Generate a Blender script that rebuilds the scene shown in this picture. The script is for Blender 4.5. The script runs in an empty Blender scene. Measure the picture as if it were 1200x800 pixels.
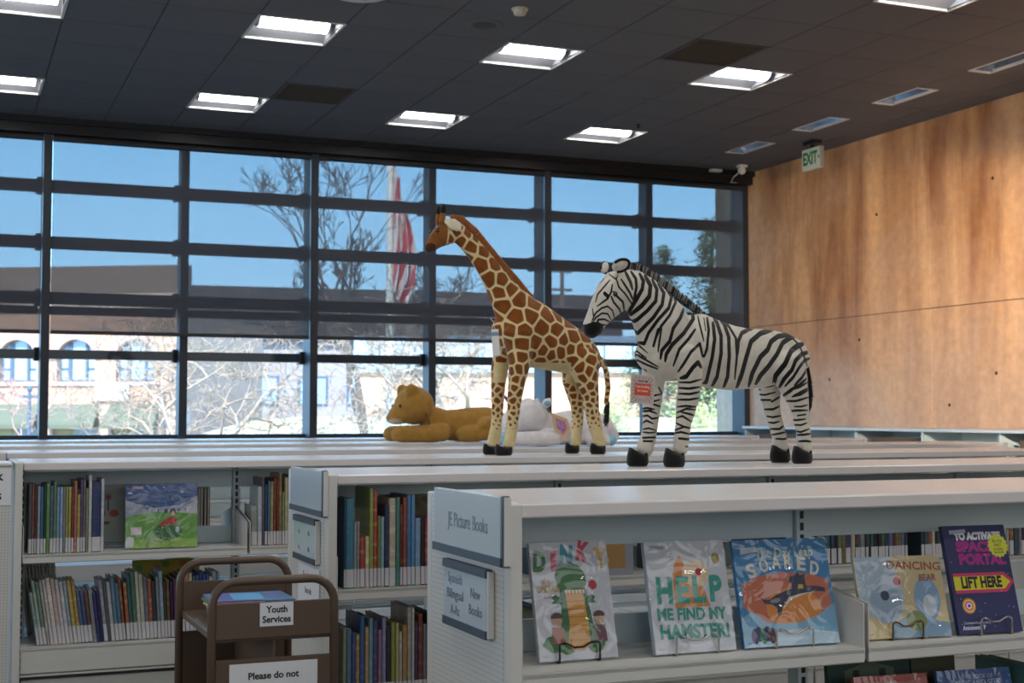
import bpy, bmesh, math, random
import numpy as np
from mathutils import Vector, Matrix, Euler
random.seed(7); np.random.seed(7)
S = bpy.context.scene
COL = S.collection
PI = math.pi
CZ = 1.27                       # eye height above the library floor
# ------------------------------------------------------------------ camera
cd = bpy.data.cameras.new('camera'); cam = bpy.data.objects.new('camera', cd); COL.objects.link(cam)
cd.sensor_width = 36.0; cd.lens = 1612 / 1200 * 36; cd.clip_end = 600
cam.location = (0, 0, CZ); cam.rotation_euler = (math.radians(90 + 3.018), 0, math.radians(-22.418))
cd.dof.use_dof = True; cd.dof.focus_distance = 4.6; cd.dof.aperture_fstop = 6.3
S.camera = cam
# ------------------------------------------------------------------ sky, sun, lamps, exposure
W = bpy.data.worlds.new('sky'); S.world = W; W.use_nodes = True
n = W.node_tree.nodes; l = W.node_tree.links; n.clear()
tc = n.new('ShaderNodeTexCoord'); sx = n.new('ShaderNodeSeparateXYZ'); rp = n.new('ShaderNodeValToRGB')
bg = n.new('ShaderNodeBackground'); wo = n.new('ShaderNodeOutputWorld')
l.new(tc.outputs['Generated'], sx.inputs[0]); l.new(sx.outputs['Z'], rp.inputs[0]); l.new(rp.outputs[0], bg.inputs[0]); l.new(bg.outputs[0], wo.inputs[0])
rp.color_ramp.elements[0].position = 0.0; rp.color_ramp.elements[0].color = (.45, .66, .86, 1)
rp.color_ramp.elements[1].position = 1.0; rp.color_ramp.elements[1].color = (.10, .24, .52, 1)
e = rp.color_ramp.elements.new(.10); e.color = (.28, .54, .82, 1)
e = rp.color_ramp.elements.new(.24); e.color = (.17, .43, .76, 1)
bg.inputs[1].default_value = 5.0
def lamp(name, typ, loc, rot, energy, col=(1, 1, 1), size=None, sizey=None):
    d = bpy.data.lights.new(name, typ); d.energy = energy; d.color = col
    if typ == 'AREA':
        d.shape = 'RECTANGLE'; d.size = size; d.size_y = sizey
    o = bpy.data.objects.new(name, d); COL.objects.link(o); o.location = loc; o.rotation_euler = rot
    return o
sun = lamp('sun', 'SUN', (0, 0, 30), (math.radians(50), 0, math.radians(-28)), 8, (1, .88, .76)); sun.data.angle = .01
# daylight from the library's other window bands, behind and left of the camera
lamp('rear_window_daylight', 'AREA', (2.5, -4.6, 2.3), (math.radians(92), 0, 0), 74, (.97, .98, 1), 9, 2.4)
lamp('side_window_daylight', 'AREA', (-5.6, 4.5, 2.3), (math.radians(90), 0, math.radians(-90)), 100, (.97, .98, 1), 11, 2.2)
wfill = lamp('wall_fill_lamp', 'AREA', (4.6, 2.0, 2.6), (0, 0, 0), 46, (1, .84, .66), .9, .12)  # added out-of-view lamp, aimed to brighten the concrete wall
wfill.rotation_euler = Vector((3.72, 6.0, -.15)).to_track_quat('-Z', 'Y').to_euler(); wfill.data.spread = math.radians(36)
ufill = lamp('upper_wall_fill', 'AREA', (-5.6, 8.2, 2.9), (0, 0, 0), 8, (1, .95, .88), 8, 1.0)  # added fill lamp, aimed across the room at the upper concrete wall
ufill.rotation_euler = Vector((13.9, 1.6, -.25)).to_track_quat('-Z', 'Y').to_euler(); ufill.data.spread = math.radians(55)
for fx in (0, 3, 6, 9):                # the same ceiling troffers carry on behind the camera
    for fy in (11, 7, 3, -1):
        if (fx, fy) != (9, 11): lamp('ceiling_troffer_lamp', 'AREA', ((fx + .65) * .6096, (fy + .5) * .6096, 3.95), (0, 0, 0), 9, (1, .98, .95), .5, .2)
S.view_settings.view_transform = 'Standard'; S.view_settings.look = 'None'
S.view_settings.gamma = 1; S.view_settings.use_curve_mapping = False
S.view_settings.exposure = 0.5
# ------------------------------------------------------------------ helpers
def hx(s, k=1.0):
    s = s.lstrip('#'); v = [int(s[i:i+2], 16) / 255 for i in (0, 2, 4)]
    return tuple((c / 12.92 if c <= .04045 else ((c + .055) / 1.055) ** 2.4) * k for c in v) + (1,)
MATS = {}
def M(name, col=None, rough=.5, metal=0., spec=.5, noise=None, bump=None, emit=None, alpha=None, sheen=0., obcol=False, coat=0.):
    if name in MATS: return MATS[name]
    m = bpy.data.materials.new(name); m.use_nodes = True; MATS[name] = m
    nt = m.node_tree; b = nt.nodes['Principled BSDF']
    if isinstance(col, str): col = hx(col)
    b.inputs['Roughness'].default_value = rough; b.inputs['Metallic'].default_value = metal
    b.inputs['Specular IOR Level'].default_value = spec; b.inputs['Sheen Weight'].default_value = sheen
    b.inputs['Coat Weight'].default_value = coat
    src = None
    if obcol:
        oi = nt.nodes.new('ShaderNodeObjectInfo'); src = oi.outputs['Color']
    elif col is not None: b.inputs['Base Color'].default_value = col
    tcn = nt.nodes.new('ShaderNodeTexCoord')
    if noise:
        nz = nt.nodes.new('ShaderNodeTexNoise'); nz.inputs['Scale'].default_value = noise[0]; nz.inputs['Detail'].default_value = 4
        nt.links.new(tcn.outputs['Object'], nz.inputs[0])
        mr = nt.nodes.new('ShaderNodeMapRange'); mr.inputs[1].default_value = .3; mr.inputs[2].default_value = .7
        mr.inputs[3].default_value = 1 - noise[1]; mr.inputs[4].default_value = 1 + noise[1]
        nt.links.new(nz.outputs[0], mr.inputs[0])
        mx = nt.nodes.new('ShaderNodeVectorMath'); mx.operation = 'SCALE'
        if src: nt.links.new(src, mx.inputs[0])
        else: mx.inputs[0].default_value = col[:3]
        nt.links.new(mr.outputs[0], mx.inputs['Scale']); src = mx.outputs[0]
    if src: nt.links.new(src, b.inputs['Base Color'])
    if bump:
        nb = nt.nodes.new('ShaderNodeTexNoise'); nb.inputs['Scale'].default_value = bump[0]; nb.inputs['Detail'].default_value = 3
        nt.links.new(tcn.outputs['Object'], nb.inputs[0])
        bn = nt.nodes.new('ShaderNodeBump'); bn.inputs['Strength'].default_value = bump[1]; bn.inputs['Distance'].default_value = bump[2] if len(bump) > 2 else .01
        nt.links.new(nb.outputs[0], bn.inputs['Height']); nt.links.new(bn.outputs[0], b.inputs['Normal'])
    if emit:
        b.inputs['Emission Color'].default_value = emit[0]; b.inputs['Emission Strength'].default_value = emit[1]
    return m
def mixclear(name, tint, gloss_fac, rough, bump=None, body=None):
    """see-through sheet: transparent with a reflection on top (glass, plastic film, blind mesh)"""
    m = bpy.data.materials.new(name); m.use_nodes = True; nt = m.node_tree; nt.nodes.clear(); MATS[name] = m
    o = nt.nodes.new('ShaderNodeOutputMaterial'); t = nt.nodes.new('ShaderNodeBsdfTransparent'); t.inputs[0].default_value = tint
    mx = nt.nodes.new('ShaderNodeMixShader')
    if body: g = nt.nodes.new('ShaderNodeBsdfDiffuse'); g.inputs[0].default_value = body
    else: g = nt.nodes.new('ShaderNodeBsdfGlossy'); g.inputs['Roughness'].default_value = rough
    mx.inputs[0].default_value = gloss_fac
    if not body:
        lw = nt.nodes.new('ShaderNodeLayerWeight'); lw.inputs[0].default_value = .25
        ma = nt.nodes.new('ShaderNodeMath'); ma.operation = 'MULTIPLY_ADD'; ma.inputs[1].default_value = .6; ma.inputs[2].default_value = gloss_fac
        nt.links.new(lw.outputs['Facing'], ma.inputs[0]); nt.links.new(ma.outputs[0], mx.inputs[0]); ma.inputs[1].default_value = gloss_fac * 2
    if bump:
        tcn = nt.nodes.new('ShaderNodeTexCoord'); nb = nt.nodes.new('ShaderNodeTexNoise'); nb.inputs['Scale'].default_value = bump[0]; nb.inputs['Detail'].default_value = 2
        nb.inputs['Distortion'].default_value = 1.2
        nt.links.new(tcn.outputs['Object'], nb.inputs[0]); bn = nt.nodes.new('ShaderNodeBump'); bn.inputs['Strength'].default_value = bump[1]; bn.inputs['Distance'].default_value = .02
        nt.links.new(nb.outputs[0], bn.inputs['Height']); nt.links.new(bn.outputs[0], g.inputs['Normal'])
    nt.links.new(t.outputs[0], mx.inputs[1]); nt.links.new(g.outputs[0], mx.inputs[2]); nt.links.new(mx.outputs[0], o.inputs[0])
    return m
class MB:
    def __init__(s): s.v = []; s.f = []; s.m = []; s.cm = 0
    def add(s, vs, fs, m=None):
        b = len(s.v); s.v += [tuple(p) for p in vs]; s.f += [tuple(b + i for i in f) for f in fs]
        s.m += [s.cm if m is None else m] * len(fs); return s
    def box(s, x0, x1, y0, y1, z0, z1, m=None, T=None, c=0.):
        if c:                                     # chamfered box
            vs = []; fs = []
            for k, (X, Y, Z) in enumerate([(x, y, z) for x in (0, 1) for y in (0, 1) for z in (0, 1)]):
                px, py, pz = (x1 if X else x0), (y1 if Y else y0), (z1 if Z else z0)
                dx, dy, dz = (-c if X else c), (-c if Y else c), (-c if Z else c)
                vs += [(px, py + dy, pz + dz), (px + dx, py, pz + dz), (px + dx, py + dy, pz)]
            bm = bmesh.new()
            for p in vs: bm.verts.new(p)
            bmesh.ops.convex_hull(bm, input=bm.verts); bm.verts.index_update()
            V = [v.co.copy() for v in bm.verts]; F = [[v.index for v in f.verts] for f in bm.faces]; bm.free()
            if T: V = [T @ p for p in V]
            return s.add(V, F, m)
        vs = [(x, y, z) for x in (x0, x1) for y in (y0, y1) for z in (z0, z1)]
        if T: vs = [T @ Vector(p) for p in vs]
        return s.add(vs, [(0, 1, 3, 2), (4, 6, 7, 5), (0, 4, 5, 1), (2, 3, 7, 6), (0, 2, 6, 4), (1, 5, 7, 3)], m)
    def tube(s, pts, r, n=8, m=None, cap=True):
        pts = [Vector(p) for p in pts]; R = r if isinstance(r, (list, tuple)) else [r] * len(pts)
        vs = []; fs = []; up = None
        for i, p in enumerate(pts):
            t = (pts[min(i + 1, len(pts) - 1)] - pts[max(i - 1, 0)]).normalized()
            if up is None: up = t.orthogonal().normalized()
            up = (up - t * up.dot(t)); up = up.normalized() if up.length > 1e-6 else t.orthogonal().normalized()
            w = t.cross(up)
            for k in range(n):
                a = 2 * PI * k / n; vs.append(p + (up * math.cos(a) + w * math.sin(a)) * R[i])
        for i in range(len(pts) - 1):
            for k in range(n): fs.append((i * n + k, i * n + (k + 1) % n, (i + 1) * n + (k + 1) % n, (i + 1) * n + k))
        if cap: fs += [tuple(range(n))[::-1], tuple((len(pts) - 1) * n + k for k in range(n))]
        return s.add(vs, fs, m)
    def prism(s, poly, y0, y1, m=None, T=None):     # poly in x,z extruded along y
        k = len(poly); vs = [(x, y0, z) for x, z in poly] + [(x, y1, z) for x, z in poly]
        if T: vs = [T @ Vector(p) for p in vs]
        return s.add(vs, [tuple(range(k)), tuple(range(2 * k - 1, k - 1, -1))] + [(i, k + i, k + (i + 1) % k, (i + 1) % k) for i in range(k)], m)
    def ell(s, c, r, n=16, k=10, m=None, T=None):
        vs = [(0, 0, -1)]; fs = []
        for i in range(1, k):
            a = -PI / 2 + PI * i / k
            for j in range(n): vs.append((math.cos(a) * math.cos(2 * PI * j / n), math.cos(a) * math.sin(2 * PI * j / n), math.sin(a)))
        vs.append((0, 0, 1))
        for j in range(n):
            fs.append((0, 1 + (j + 1) % n, 1 + j)); fs.append((len(vs) - 1, 1 + (k - 2) * n + j, 1 + (k - 2) * n + (j + 1) % n))
        for i in range(k - 2):
            for j in range(n): fs.append((1 + i * n + j, 1 + i * n + (j + 1) % n, 1 + (i + 1) * n + (j + 1) % n, 1 + (i + 1) * n + j))
        V = [Vector((p[0] * r[0], p[1] * r[1], p[2] * r[2])) for p in vs]
        if T: V = [T @ p for p in V]
        return s.add([p + Vector(c) for p in V], fs, m)
    def loft(s, secs, N=18, m=None):               # secs: (x, y, z, radius in the xz plane, lateral radius)
        P = [Vector(q[:3]) for q in secs]; full = []
        for i, q in enumerate(secs):
            t = (P[min(i + 1, len(P) - 1)] - P[max(i - 1, 0)]).normalized(); full.append((P[i], t, q[3], q[4]))
        p, t, a, b = full[0]; full = [(p - t * a * .55, t, a * .18, b * .18), (p - t * a * .42, t, a * .66, b * .66)] + full
        p, t, a, b = full[-1]; full += [(p + t * a * .42, t, a * .66, b * .66), (p + t * a * .55, t, a * .18, b * .18)]
        vs = []; fs = []
        for p, t, a, b in full:
            side = Vector((0, 1, 0)); side = (side - t * side.dot(t)).normalized(); nn = t.cross(side)
            for k in range(N):
                w = 2 * PI * k / N; vs.append(p + nn * a * math.cos(w) + side * b * math.sin(w))
        for i in range(len(full) - 1):
            for k in range(N): fs.append((i * N + k, i * N + (k + 1) % N, (i + 1) * N + (k + 1) % N, (i + 1) * N + k))
        fs += [tuple(range(N))[::-1], tuple((len(full) - 1) * N + k for k in range(N))]
        return s.add(vs, fs, m)
    def mesh(s, name, mats, smooth=False, fix=True):
        me = bpy.data.meshes.new(name); me.from_pydata([tuple(p) for p in s.v], [], s.f)
        for q in (mats if isinstance(mats, (list, tuple)) else [mats]): me.materials.append(q)
        me.polygons.foreach_set('material_index', s.m)
        if smooth: me.polygons.foreach_set('use_smooth', [True] * len(s.f))
        if fix:
            bm = bmesh.new(); bm.from_mesh(me); bmesh.ops.recalc_face_normals(bm, faces=bm.faces); bm.to_mesh(me); bm.free()
        me.update(); return me
    def build(s, name, mats, parent=None, smooth=False, loc=None, rot=None, label=None, fix=True):
        return link(name, s.mesh(name, mats, smooth, fix), parent, loc, rot, label)
def link(name, data, parent=None, loc=None, rot=None, label=None):
    o = bpy.data.objects.new(name, data); COL.objects.link(o)
    if parent: o.parent = parent
    if loc: o.location = loc
    if rot: o.rotation_euler = rot
    if label: o['label'] = label
    return o
def tag(o, label, cat, group=None, kind=None):
    o['label'] = label; o['category'] = cat
    if group: o['group'] = group
    if kind: o['kind'] = kind
    return o
def thing(name, label, cat, loc=(0, 0, 0), rz=0., group=None, kind=None):
    o = link(name, None, None, loc, (0, 0, rz)); o.empty_display_size = .1
    return tag(o, label, cat, group, kind)
def struct(name, loc=(0, 0, 0), label=None):
    o = link(name, None, None, loc); o['kind'] = 'structure'
    if label: o['label'] = label
    return o
def box(name, mat, parent, x0, x1, y0, y1, z0, z1, c=0., label=None, rot=None, loc=None):
    return MB().box(x0, x1, y0, y1, z0, z1, c=c).build(name, mat, parent, label=label, rot=rot, loc=loc)
def text(body, mat, parent, loc, rot, size, width=None, align='CENTER', bold=0., name='lettering', ex=.0003, shear=0.):
    c = bpy.data.curves.new('t', 'FONT'); c.body = body; c.size = size; c.align_x = align; c.align_y = 'CENTER'; c.extrude = ex; c.offset = bold; c.shear = shear; c.resolution_u = 3
    o = bpy.data.objects.new('t', c); COL.objects.link(o)
    me = bpy.data.meshes.new_from_object(o.evaluated_get(bpy.context.evaluated_depsgraph_get()))
    bpy.data.objects.remove(o); bpy.data.curves.remove(c)
    me.name = name; me.materials.clear(); me.materials.append(mat)
    if width and len(me.vertices):
        co = np.zeros(len(me.vertices) * 3); me.vertices.foreach_get('co', co); co = co.reshape(-1, 3)
        k = width / max(1e-6, co[:, 0].max() - co[:, 0].min())
        if align == 'CENTER': co[:, 0] -= (co[:, 0].max() + co[:, 0].min()) / 2
        co[:, 0] *= k; me.vertices.foreach_set('co', co.ravel())
    return link(name, me, parent, loc, rot)
# ------------------------------------------------------------------ shared materials
WHITE = M('white_enamel', '#d4d4cf', .42, noise=(3, .03))
TOPM = M('white_laminate_top', '#dcd8d6', .27, noise=(6, .02), spec=.6)
SAGE = M('grey_green_steel', '#c2d0d2', .45, noise=(4, .04))
DARKM = M('black_anodised', '#16181c', .4)
FRAMEM = M('window_frame_metal', '#262c35', .5)
STEEL = M('steel_wire', '#b9b6ae', .3, metal=.9)
BLACKW = M('black_wire', '#141416', .4)
PAPER = M('white_paper', '#e6e8ea', .7)
INK = M('black_ink', '#15161a', .7)
PAGES = M('book_pages', '#d8d0bd', .8, noise=(90, .12))
# ------------------------------------------------------------------ the room
T = .6096; H = CZ + 2.70
fl = struct('floor'); 
box('carpet', M('carpet', '#4a4d50', .95, noise=(30, .15), bump=(300, .4)), fl, -6, 8.32, -5, 13.2, -.1, 0)
ce = struct('ceiling')
TILE = M('ceiling_tile_paint', '#626366', .8, noise=(2, .05), bump=(120, .12, .003)); GRID = M('ceiling_grid_dark', '#2c2c2d', .8)  # dark grey for the slab and grid behind the tile gaps
box('ceiling_slab', GRID, ce, -6, 8.6, -5, 13.5, H + .1, H + .3)
LIGHTS = [(0, 15), (0, 19), (3, 15), (3, 19), (6, 15), (6, 19), (9, 15), (9, 19), (9, 11)]
VENTS = [(4, 18), (8, 14)]
SLOTS = [(12, 13), (12, 15), (12, 17), (12, 19)]
tm = MB().box(.004, T - .004, .004, T - .004, 0, .02, c=.003).mesh('ceiling_tile', TILE)
tmp = MB().box(.22, T - .004, .004, T - .004, 0, .02).mesh('ceiling_tile_cut', TILE)
tme = MB().box(.004, .42, .004, T - .004, 0, .02).mesh('ceiling_tile_edge', TILE)
tml = MB().box(.004, T - .004, .004, .30, 0, .02).mesh('ceiling_tile_end', TILE)
for i in range(-2, 14):
    for j in range(9, 22):
        if (i, j) in LIGHTS or (i, j) in VENTS: continue
        me = tmp if (i, j) in SLOTS else (tml if j == 21 else (tme if i == 13 else tm))
        link('ceiling_tile', me, ce, ((i + .15) * T, j * T, H))
box('ceiling_panel', TILE, ce, -6, 8.32, -5, 9 * T, H, H + .02)
box('ceiling_panel', TILE, ce, -6, -1.85 * T, 9 * T, 13.1, H, H + .02)
tt = MB()
for i in range(-2, 15): tt.box((i + .15) * T - .006, (i + .15) * T + .006, 9 * T, 13.1, H + .006, H + .02)
for j in range(9, 22): tt.box(-1.85 * T, 8.32, j * T - .006, j * T + .006, H + .006, H + .02)
tt.build('tile_grid', GRID, ce)
LENS = M('lamp_lens', '#ffffff', .5, emit=((1, .98, .95, 1), 15)); REFL = M('lamp_reflector', '#8f9197', .4)
NM = {(0, 15): 'left edge of the picture, nearer row', (0, 19): 'left edge of the picture, row by the window', (3, 15): 'second column from left, nearer row', (3, 19): 'second column from left, row by the window',
      (6, 15): 'third column from left, nearer row', (6, 19): 'third column from left, row by the window', (9, 15): 'rightmost lit column, middle one of three', (9, 19): 'rightmost lit column, one nearest the window', (9, 11): 'rightmost lit column, one cut by the top edge'}
for (i, j) in LIGHTS:
    x0, y0 = (i + .15) * T, j * T
    t = thing('ceiling_light', 'lit square recessed ceiling light, ' + NM[(i, j)], 'ceiling light', (x0, y0, H), 0, 'recessed ceiling lights')
    b = MB(); w = .018
    b.box(0, T, 0, w, -.004, .012).box(0, T, T - w, T, -.004, .012).box(0, w, w, T - w, -.004, .012).box(T - w, T, w, T - w, -.004, .012); b.build('frame', WHITE, t)
    b = MB(); h = .085
    b.add([(w, w, .01), (T - w, w, .01), (T - w, .21, h), (w, .21, h)], [(0, 1, 2, 3)]).add([(w, T - w, .01), (T - w, T - w, .01), (T - w, .40, h), (w, .40, h)], [(3, 2, 1, 0)])
    b.box(w - .004, w, w, T - w, 0, h).box(T - w, T - w + .004, w, T - w, 0, h).box(0, T, 0, T, h, h + .004); b.build('reflector', REFL, t)
    b = MB(); lp = [(.21 + .19 * (1 - math.cos(PI * k / 8)) / 2, h - .002 - .075 * math.sin(PI * k / 8)) for k in range(9)]
    vs = [(.06, y, z) for y, z in lp] + [(T - .06, y, z) for y, z in lp]
    b.add(vs, [(k, k + 1, k + 10, k + 9) for k in range(8)] + [tuple(range(9)), tuple(range(17, 8, -1))]); b.build('diffuser', LENS, t, smooth=False)
    b = MB()
    for xx in (.05, T - .06): b.prism([(y, z) for y, z in lp], 0, .012, T=Matrix(((0, 1, 0, xx), (1, 0, 0, 0), (0, 0, 1, 0), (0, 0, 0, 1))))
    b.build('end_cap', SAGE, t)
VM = M('vent_grey', '#43423f', .7)
for (i, j), lb in zip(VENTS, ('dark return air grille in ceiling above the flagpole', 'dark return air grille in ceiling above the zebra')):
    t = thing('ceiling_vent', lb, 'air vent', ((i + .15) * T, j * T, H), 0, 'ceiling vents')
    b = MB(); b.box(0, T, 0, .03, -.004, .02).box(0, T, T - .03, T, -.004, .02).box(0, .03, .03, T - .03, -.004, .02).box(T - .03, T, .03, T - .03, -.004, .02); b.build('frame', VM, t)
    box('backing', DARKM, t, .03, T - .03, .03, T - .03, .03, .04)
    sm = MB().box(.03, T - .03, 0, .003, 0, .024).mesh('slat', VM)
    for k in range(26): link('slat', sm, t, (0, .04 + k * .0205, -.002), (.6, 0, 0))
MIR = M('polished_reflector', '#c9d4e4', .15, metal=.85)
for k, ((i, j), lb) in enumerate(zip(SLOTS, ('narrow unlit wall washer fixture nearest the camera, at the right edge', 'narrow unlit wall washer fixture, second from the right edge', 'narrow unlit wall washer fixture, third from the right edge', 'narrow unlit wall washer fixture nearest the window corner'))):
    t = thing('wall_washer_light', lb, 'ceiling light', ((i + .15) * T, j * T, H), 0, 'wall washer fixtures')
    b = MB(); b.box(0, .22, 0, .012, -.004, .1).box(0, .22, T - .012, T, -.004, .1).box(0, .012, .012, T - .012, -.004, .1).box(.208, .22, .012, T - .012, -.004, .1); b.build('trim_frame', WHITE, t)
    b = MB(); b.add([(.012, .012, .02), (.012, T - .012, .02), (.11, T - .012, .09), (.11, .012, .09)], [(0, 1, 2, 3)]).add([(.11, T - .012, .09), (.11, .012, .09), (.208, .012, .02), (.208, T - .012, .02)], [(0, 1, 2, 3)])
    b.add([(.012, T - .05, .0), (.208, T - .05, 0), (.208, T - .012, .09), (.012, T - .012, .09)], [(0, 1, 2, 3)]); b.build('reflector', MIR, t)
def disc(name, lb, cat, x, y, prof, mats, n=28):
    t = thing(name, lb, cat, (x, y, H))
    for nm, mt, pr in prof:
        b = MB(); k = len(pr); vs = [(r * math.cos(2 * PI * a / n), r * math.sin(2 * PI * a / n), z) for r, z in pr for a in range(n)]
        b.add(vs, [(i * n + a, i * n + (a + 1) % n, (i + 1) * n + (a + 1) % n, (i + 1) * n + a) for i in range(k - 1) for a in range(n)] + [tuple((k - 1) * n + a for a in range(n))]); b.build(nm, mt, t, smooth=True)
    return t
CREAM = M('cream_plastic', '#c9c3b0', .5)
disc('smoke_detector', 'small cream smoke detector on the ceiling at the top edge', 'smoke detector', 5.74 * T, 13.69 * T, [('base', CREAM, [(.055, 0), (.055, -.012), (.045, -.014)]), ('sensor_head', CREAM, [(.044, -.012), (.042, -.034), (.036, -.042), (.01, -.045)])], None)
disc('ceiling_speaker', 'round grey ceiling speaker grille beside the ceiling lights', 'speaker', 5.61 * T, 14.42 * T, [('rim', TILE, [(.13, 0), (.13, -.006), (.1, -.008), (.095, -.004)]), ('grille', VM, [(.095, -.003), (.05, -.007), (.01, -.008)])], None)
disc('ceiling_dome', 'white round ceiling dome fixture cut by the top edge', 'ceiling fixture', 3.95 * T, 13.75 * T, [('rim', WHITE, [(.21, 0), (.21, -.012), (.19, -.02)]), ('dome', WHITE, [(.19, -.018), (.15, -.03), (.08, -.036), (.01, -.038)])], None)
disc('sprinkler_head', 'tiny dark sprinkler head on the ceiling beyond the third light', 'sprinkler', 9.76 * T, 18.57 * T, [('plate', DARKM, [(.03, 0), (.028, -.006)]), ('stem', DARKM, [(.01, 0), (.008, -.03), (.025, -.032), (.024, -.035)])], None)
# right wall of cast concrete panels
wr = struct('wall_right')
def concrete():
    m = M('board_formed_concrete', '#a8764a', .75); nt = m.node_tree; b = nt.nodes['Principled BSDF']
    tcn = nt.nodes.new('ShaderNodeNewGeometry'); mp = nt.nodes.new('ShaderNodeMapping'); nt.links.new(tcn.outputs['Position'], mp.inputs[0])
    def nz(sc, scale, det=6, dist=.0):
        mpp = nt.nodes.new('ShaderNodeMapping'); mpp.inputs['Scale'].default_value = sc; nt.links.new(tcn.outputs['Position'], mpp.inputs[0])
        q = nt.nodes.new('ShaderNodeTexNoise'); q.inputs['Scale'].default_value = scale; q.inputs['Detail'].default_value = det; q.inputs['Distortion'].default_value = dist; nt.links.new(mpp.outputs[0], q.inputs[0]); return q.outputs[0]
    streak = nz((1, 1.5, .22), 1.6, 8, .4); blotch = nz((1, .8, 1.0), 1.1, 8, .6); fine = nz((1, 1, 1), 14, 4)
    r1 = nt.nodes.new('ShaderNodeValToRGB'); r1.color_ramp.elements[0].position = .36; r1.color_ramp.elements[0].color = hx('#965f38'); r1.color_ramp.elements[1].position = .62; r1.color_ramp.elements[1].color = hx('#e0ab78')
    nt.links.new(streak, r1.inputs[0])
    r2 = nt.nodes.new('ShaderNodeValToRGB'); r2.color_ramp.elements[0].position = .45; r2.color_ramp.elements[1].position = .72; nt.links.new(blotch, r2.inputs[0])
    # paler and greyer low down: cool window light put into the colour
    sz = nt.nodes.new('ShaderNodeSeparateXYZ'); nt.links.new(tcn.outputs['Position'], sz.inputs[0])
    mr = nt.nodes.new('ShaderNodeMapRange'); mr.inputs[1].default_value = 2.5; mr.inputs[2].default_value = 1.5; nt.links.new(sz.outputs['Z'], mr.inputs[0])
    mu = nt.nodes.new('ShaderNodeMath'); mu.operation = 'MULTIPLY_ADD'; mu.use_clamp = True; nt.links.new(r2.outputs[0], mu.inputs[0]); mu.inputs[1].default_value = .35
    ms = nt.nodes.new('ShaderNodeMath'); ms.operation = 'MULTIPLY'; ms.inputs[1].default_value = .55; nt.links.new(mr.outputs[0], ms.inputs[0]); nt.links.new(ms.outputs[0], mu.inputs[2])
    mx = nt.nodes.new('ShaderNodeMix'); mx.data_type = 'RGBA'; nt.links.new(mu.outputs[0], mx.inputs[0]); nt.links.new(r1.outputs[0], mx.inputs[6]); mx.inputs[7].default_value = hx('#ccae98')
    mf = nt.nodes.new('ShaderNodeMapRange'); mf.inputs[1].default_value = .3; mf.inputs[2].default_value = .7; mf.inputs[3].default_value = .9; mf.inputs[4].default_value = 1.1; nt.links.new(fine, mf.inputs[0])
    sc = nt.nodes.new('ShaderNodeVectorMath'); sc.operation = 'SCALE'; nt.links.new(mx.outputs[2], sc.inputs[0]); nt.links.new(mf.outputs[0], sc.inputs['Scale'])
    nt.links.new(sc.outputs[0], b.inputs['Base Color'])
    bn = nt.nodes.new('ShaderNodeBump'); bn.inputs['Strength'].default_value = .15; bn.inputs['Distance'].default_value = .01; nt.links.new(fine, bn.inputs['Height']); nt.links.new(bn.outputs[0], b.inputs['Normal'])
    return m
CON = concrete()
box('wall_core', M('joint_dark', '#4a382c', .9), wr, 8.33, 8.6, -5, 13.9, -1.4, H + .3)  # dark brown core, seen in the gaps between panels
for (ya, yb) in ((-5, 4.13), (4.13, 7.13), (7.13, 10.13), (10.13, 13.14), (13.14, 13.92)):
    for (za, zb) in ((-1.4, 2.235), (2.235, H + .2)): box('concrete_panel', CON, wr, 8.32, 8.36, ya + .003, yb - .003, za + .003, zb - .003, c=.003)
th = MB().tube([(8.318, 0, 0), (8.323, 0, 0)], .016, 10).mesh('tie_hole', M('tie_hole_dark', '#3a2c24', .9))
for y, z in ((9.3, 1.62), (9.9, 1.35), (11.7, 1.62), (11.2, 2.0), (8.7, 1.7), (12.4, 1.9), (10.9, 3.2), (9.3, 3.3)): link('tie_hole', th, wr, (0, y, z))
wl = struct('wall_left'); box('plaster', WHITE, wl, -6.1, -6, -5, 13.2, 0, H)
wb = struct('wall_back'); box('plaster', WHITE, wb, -6, 8.32, -5.1, -5, 0, H)
# unseen light blocker, added to shade the top of the concrete wall
bk_ = struct('wall_shade_blocker'); box('blocker_beam', TILE, bk_, 5.55, 8.3, 4.15, 4.25, 2.88, H)
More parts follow.
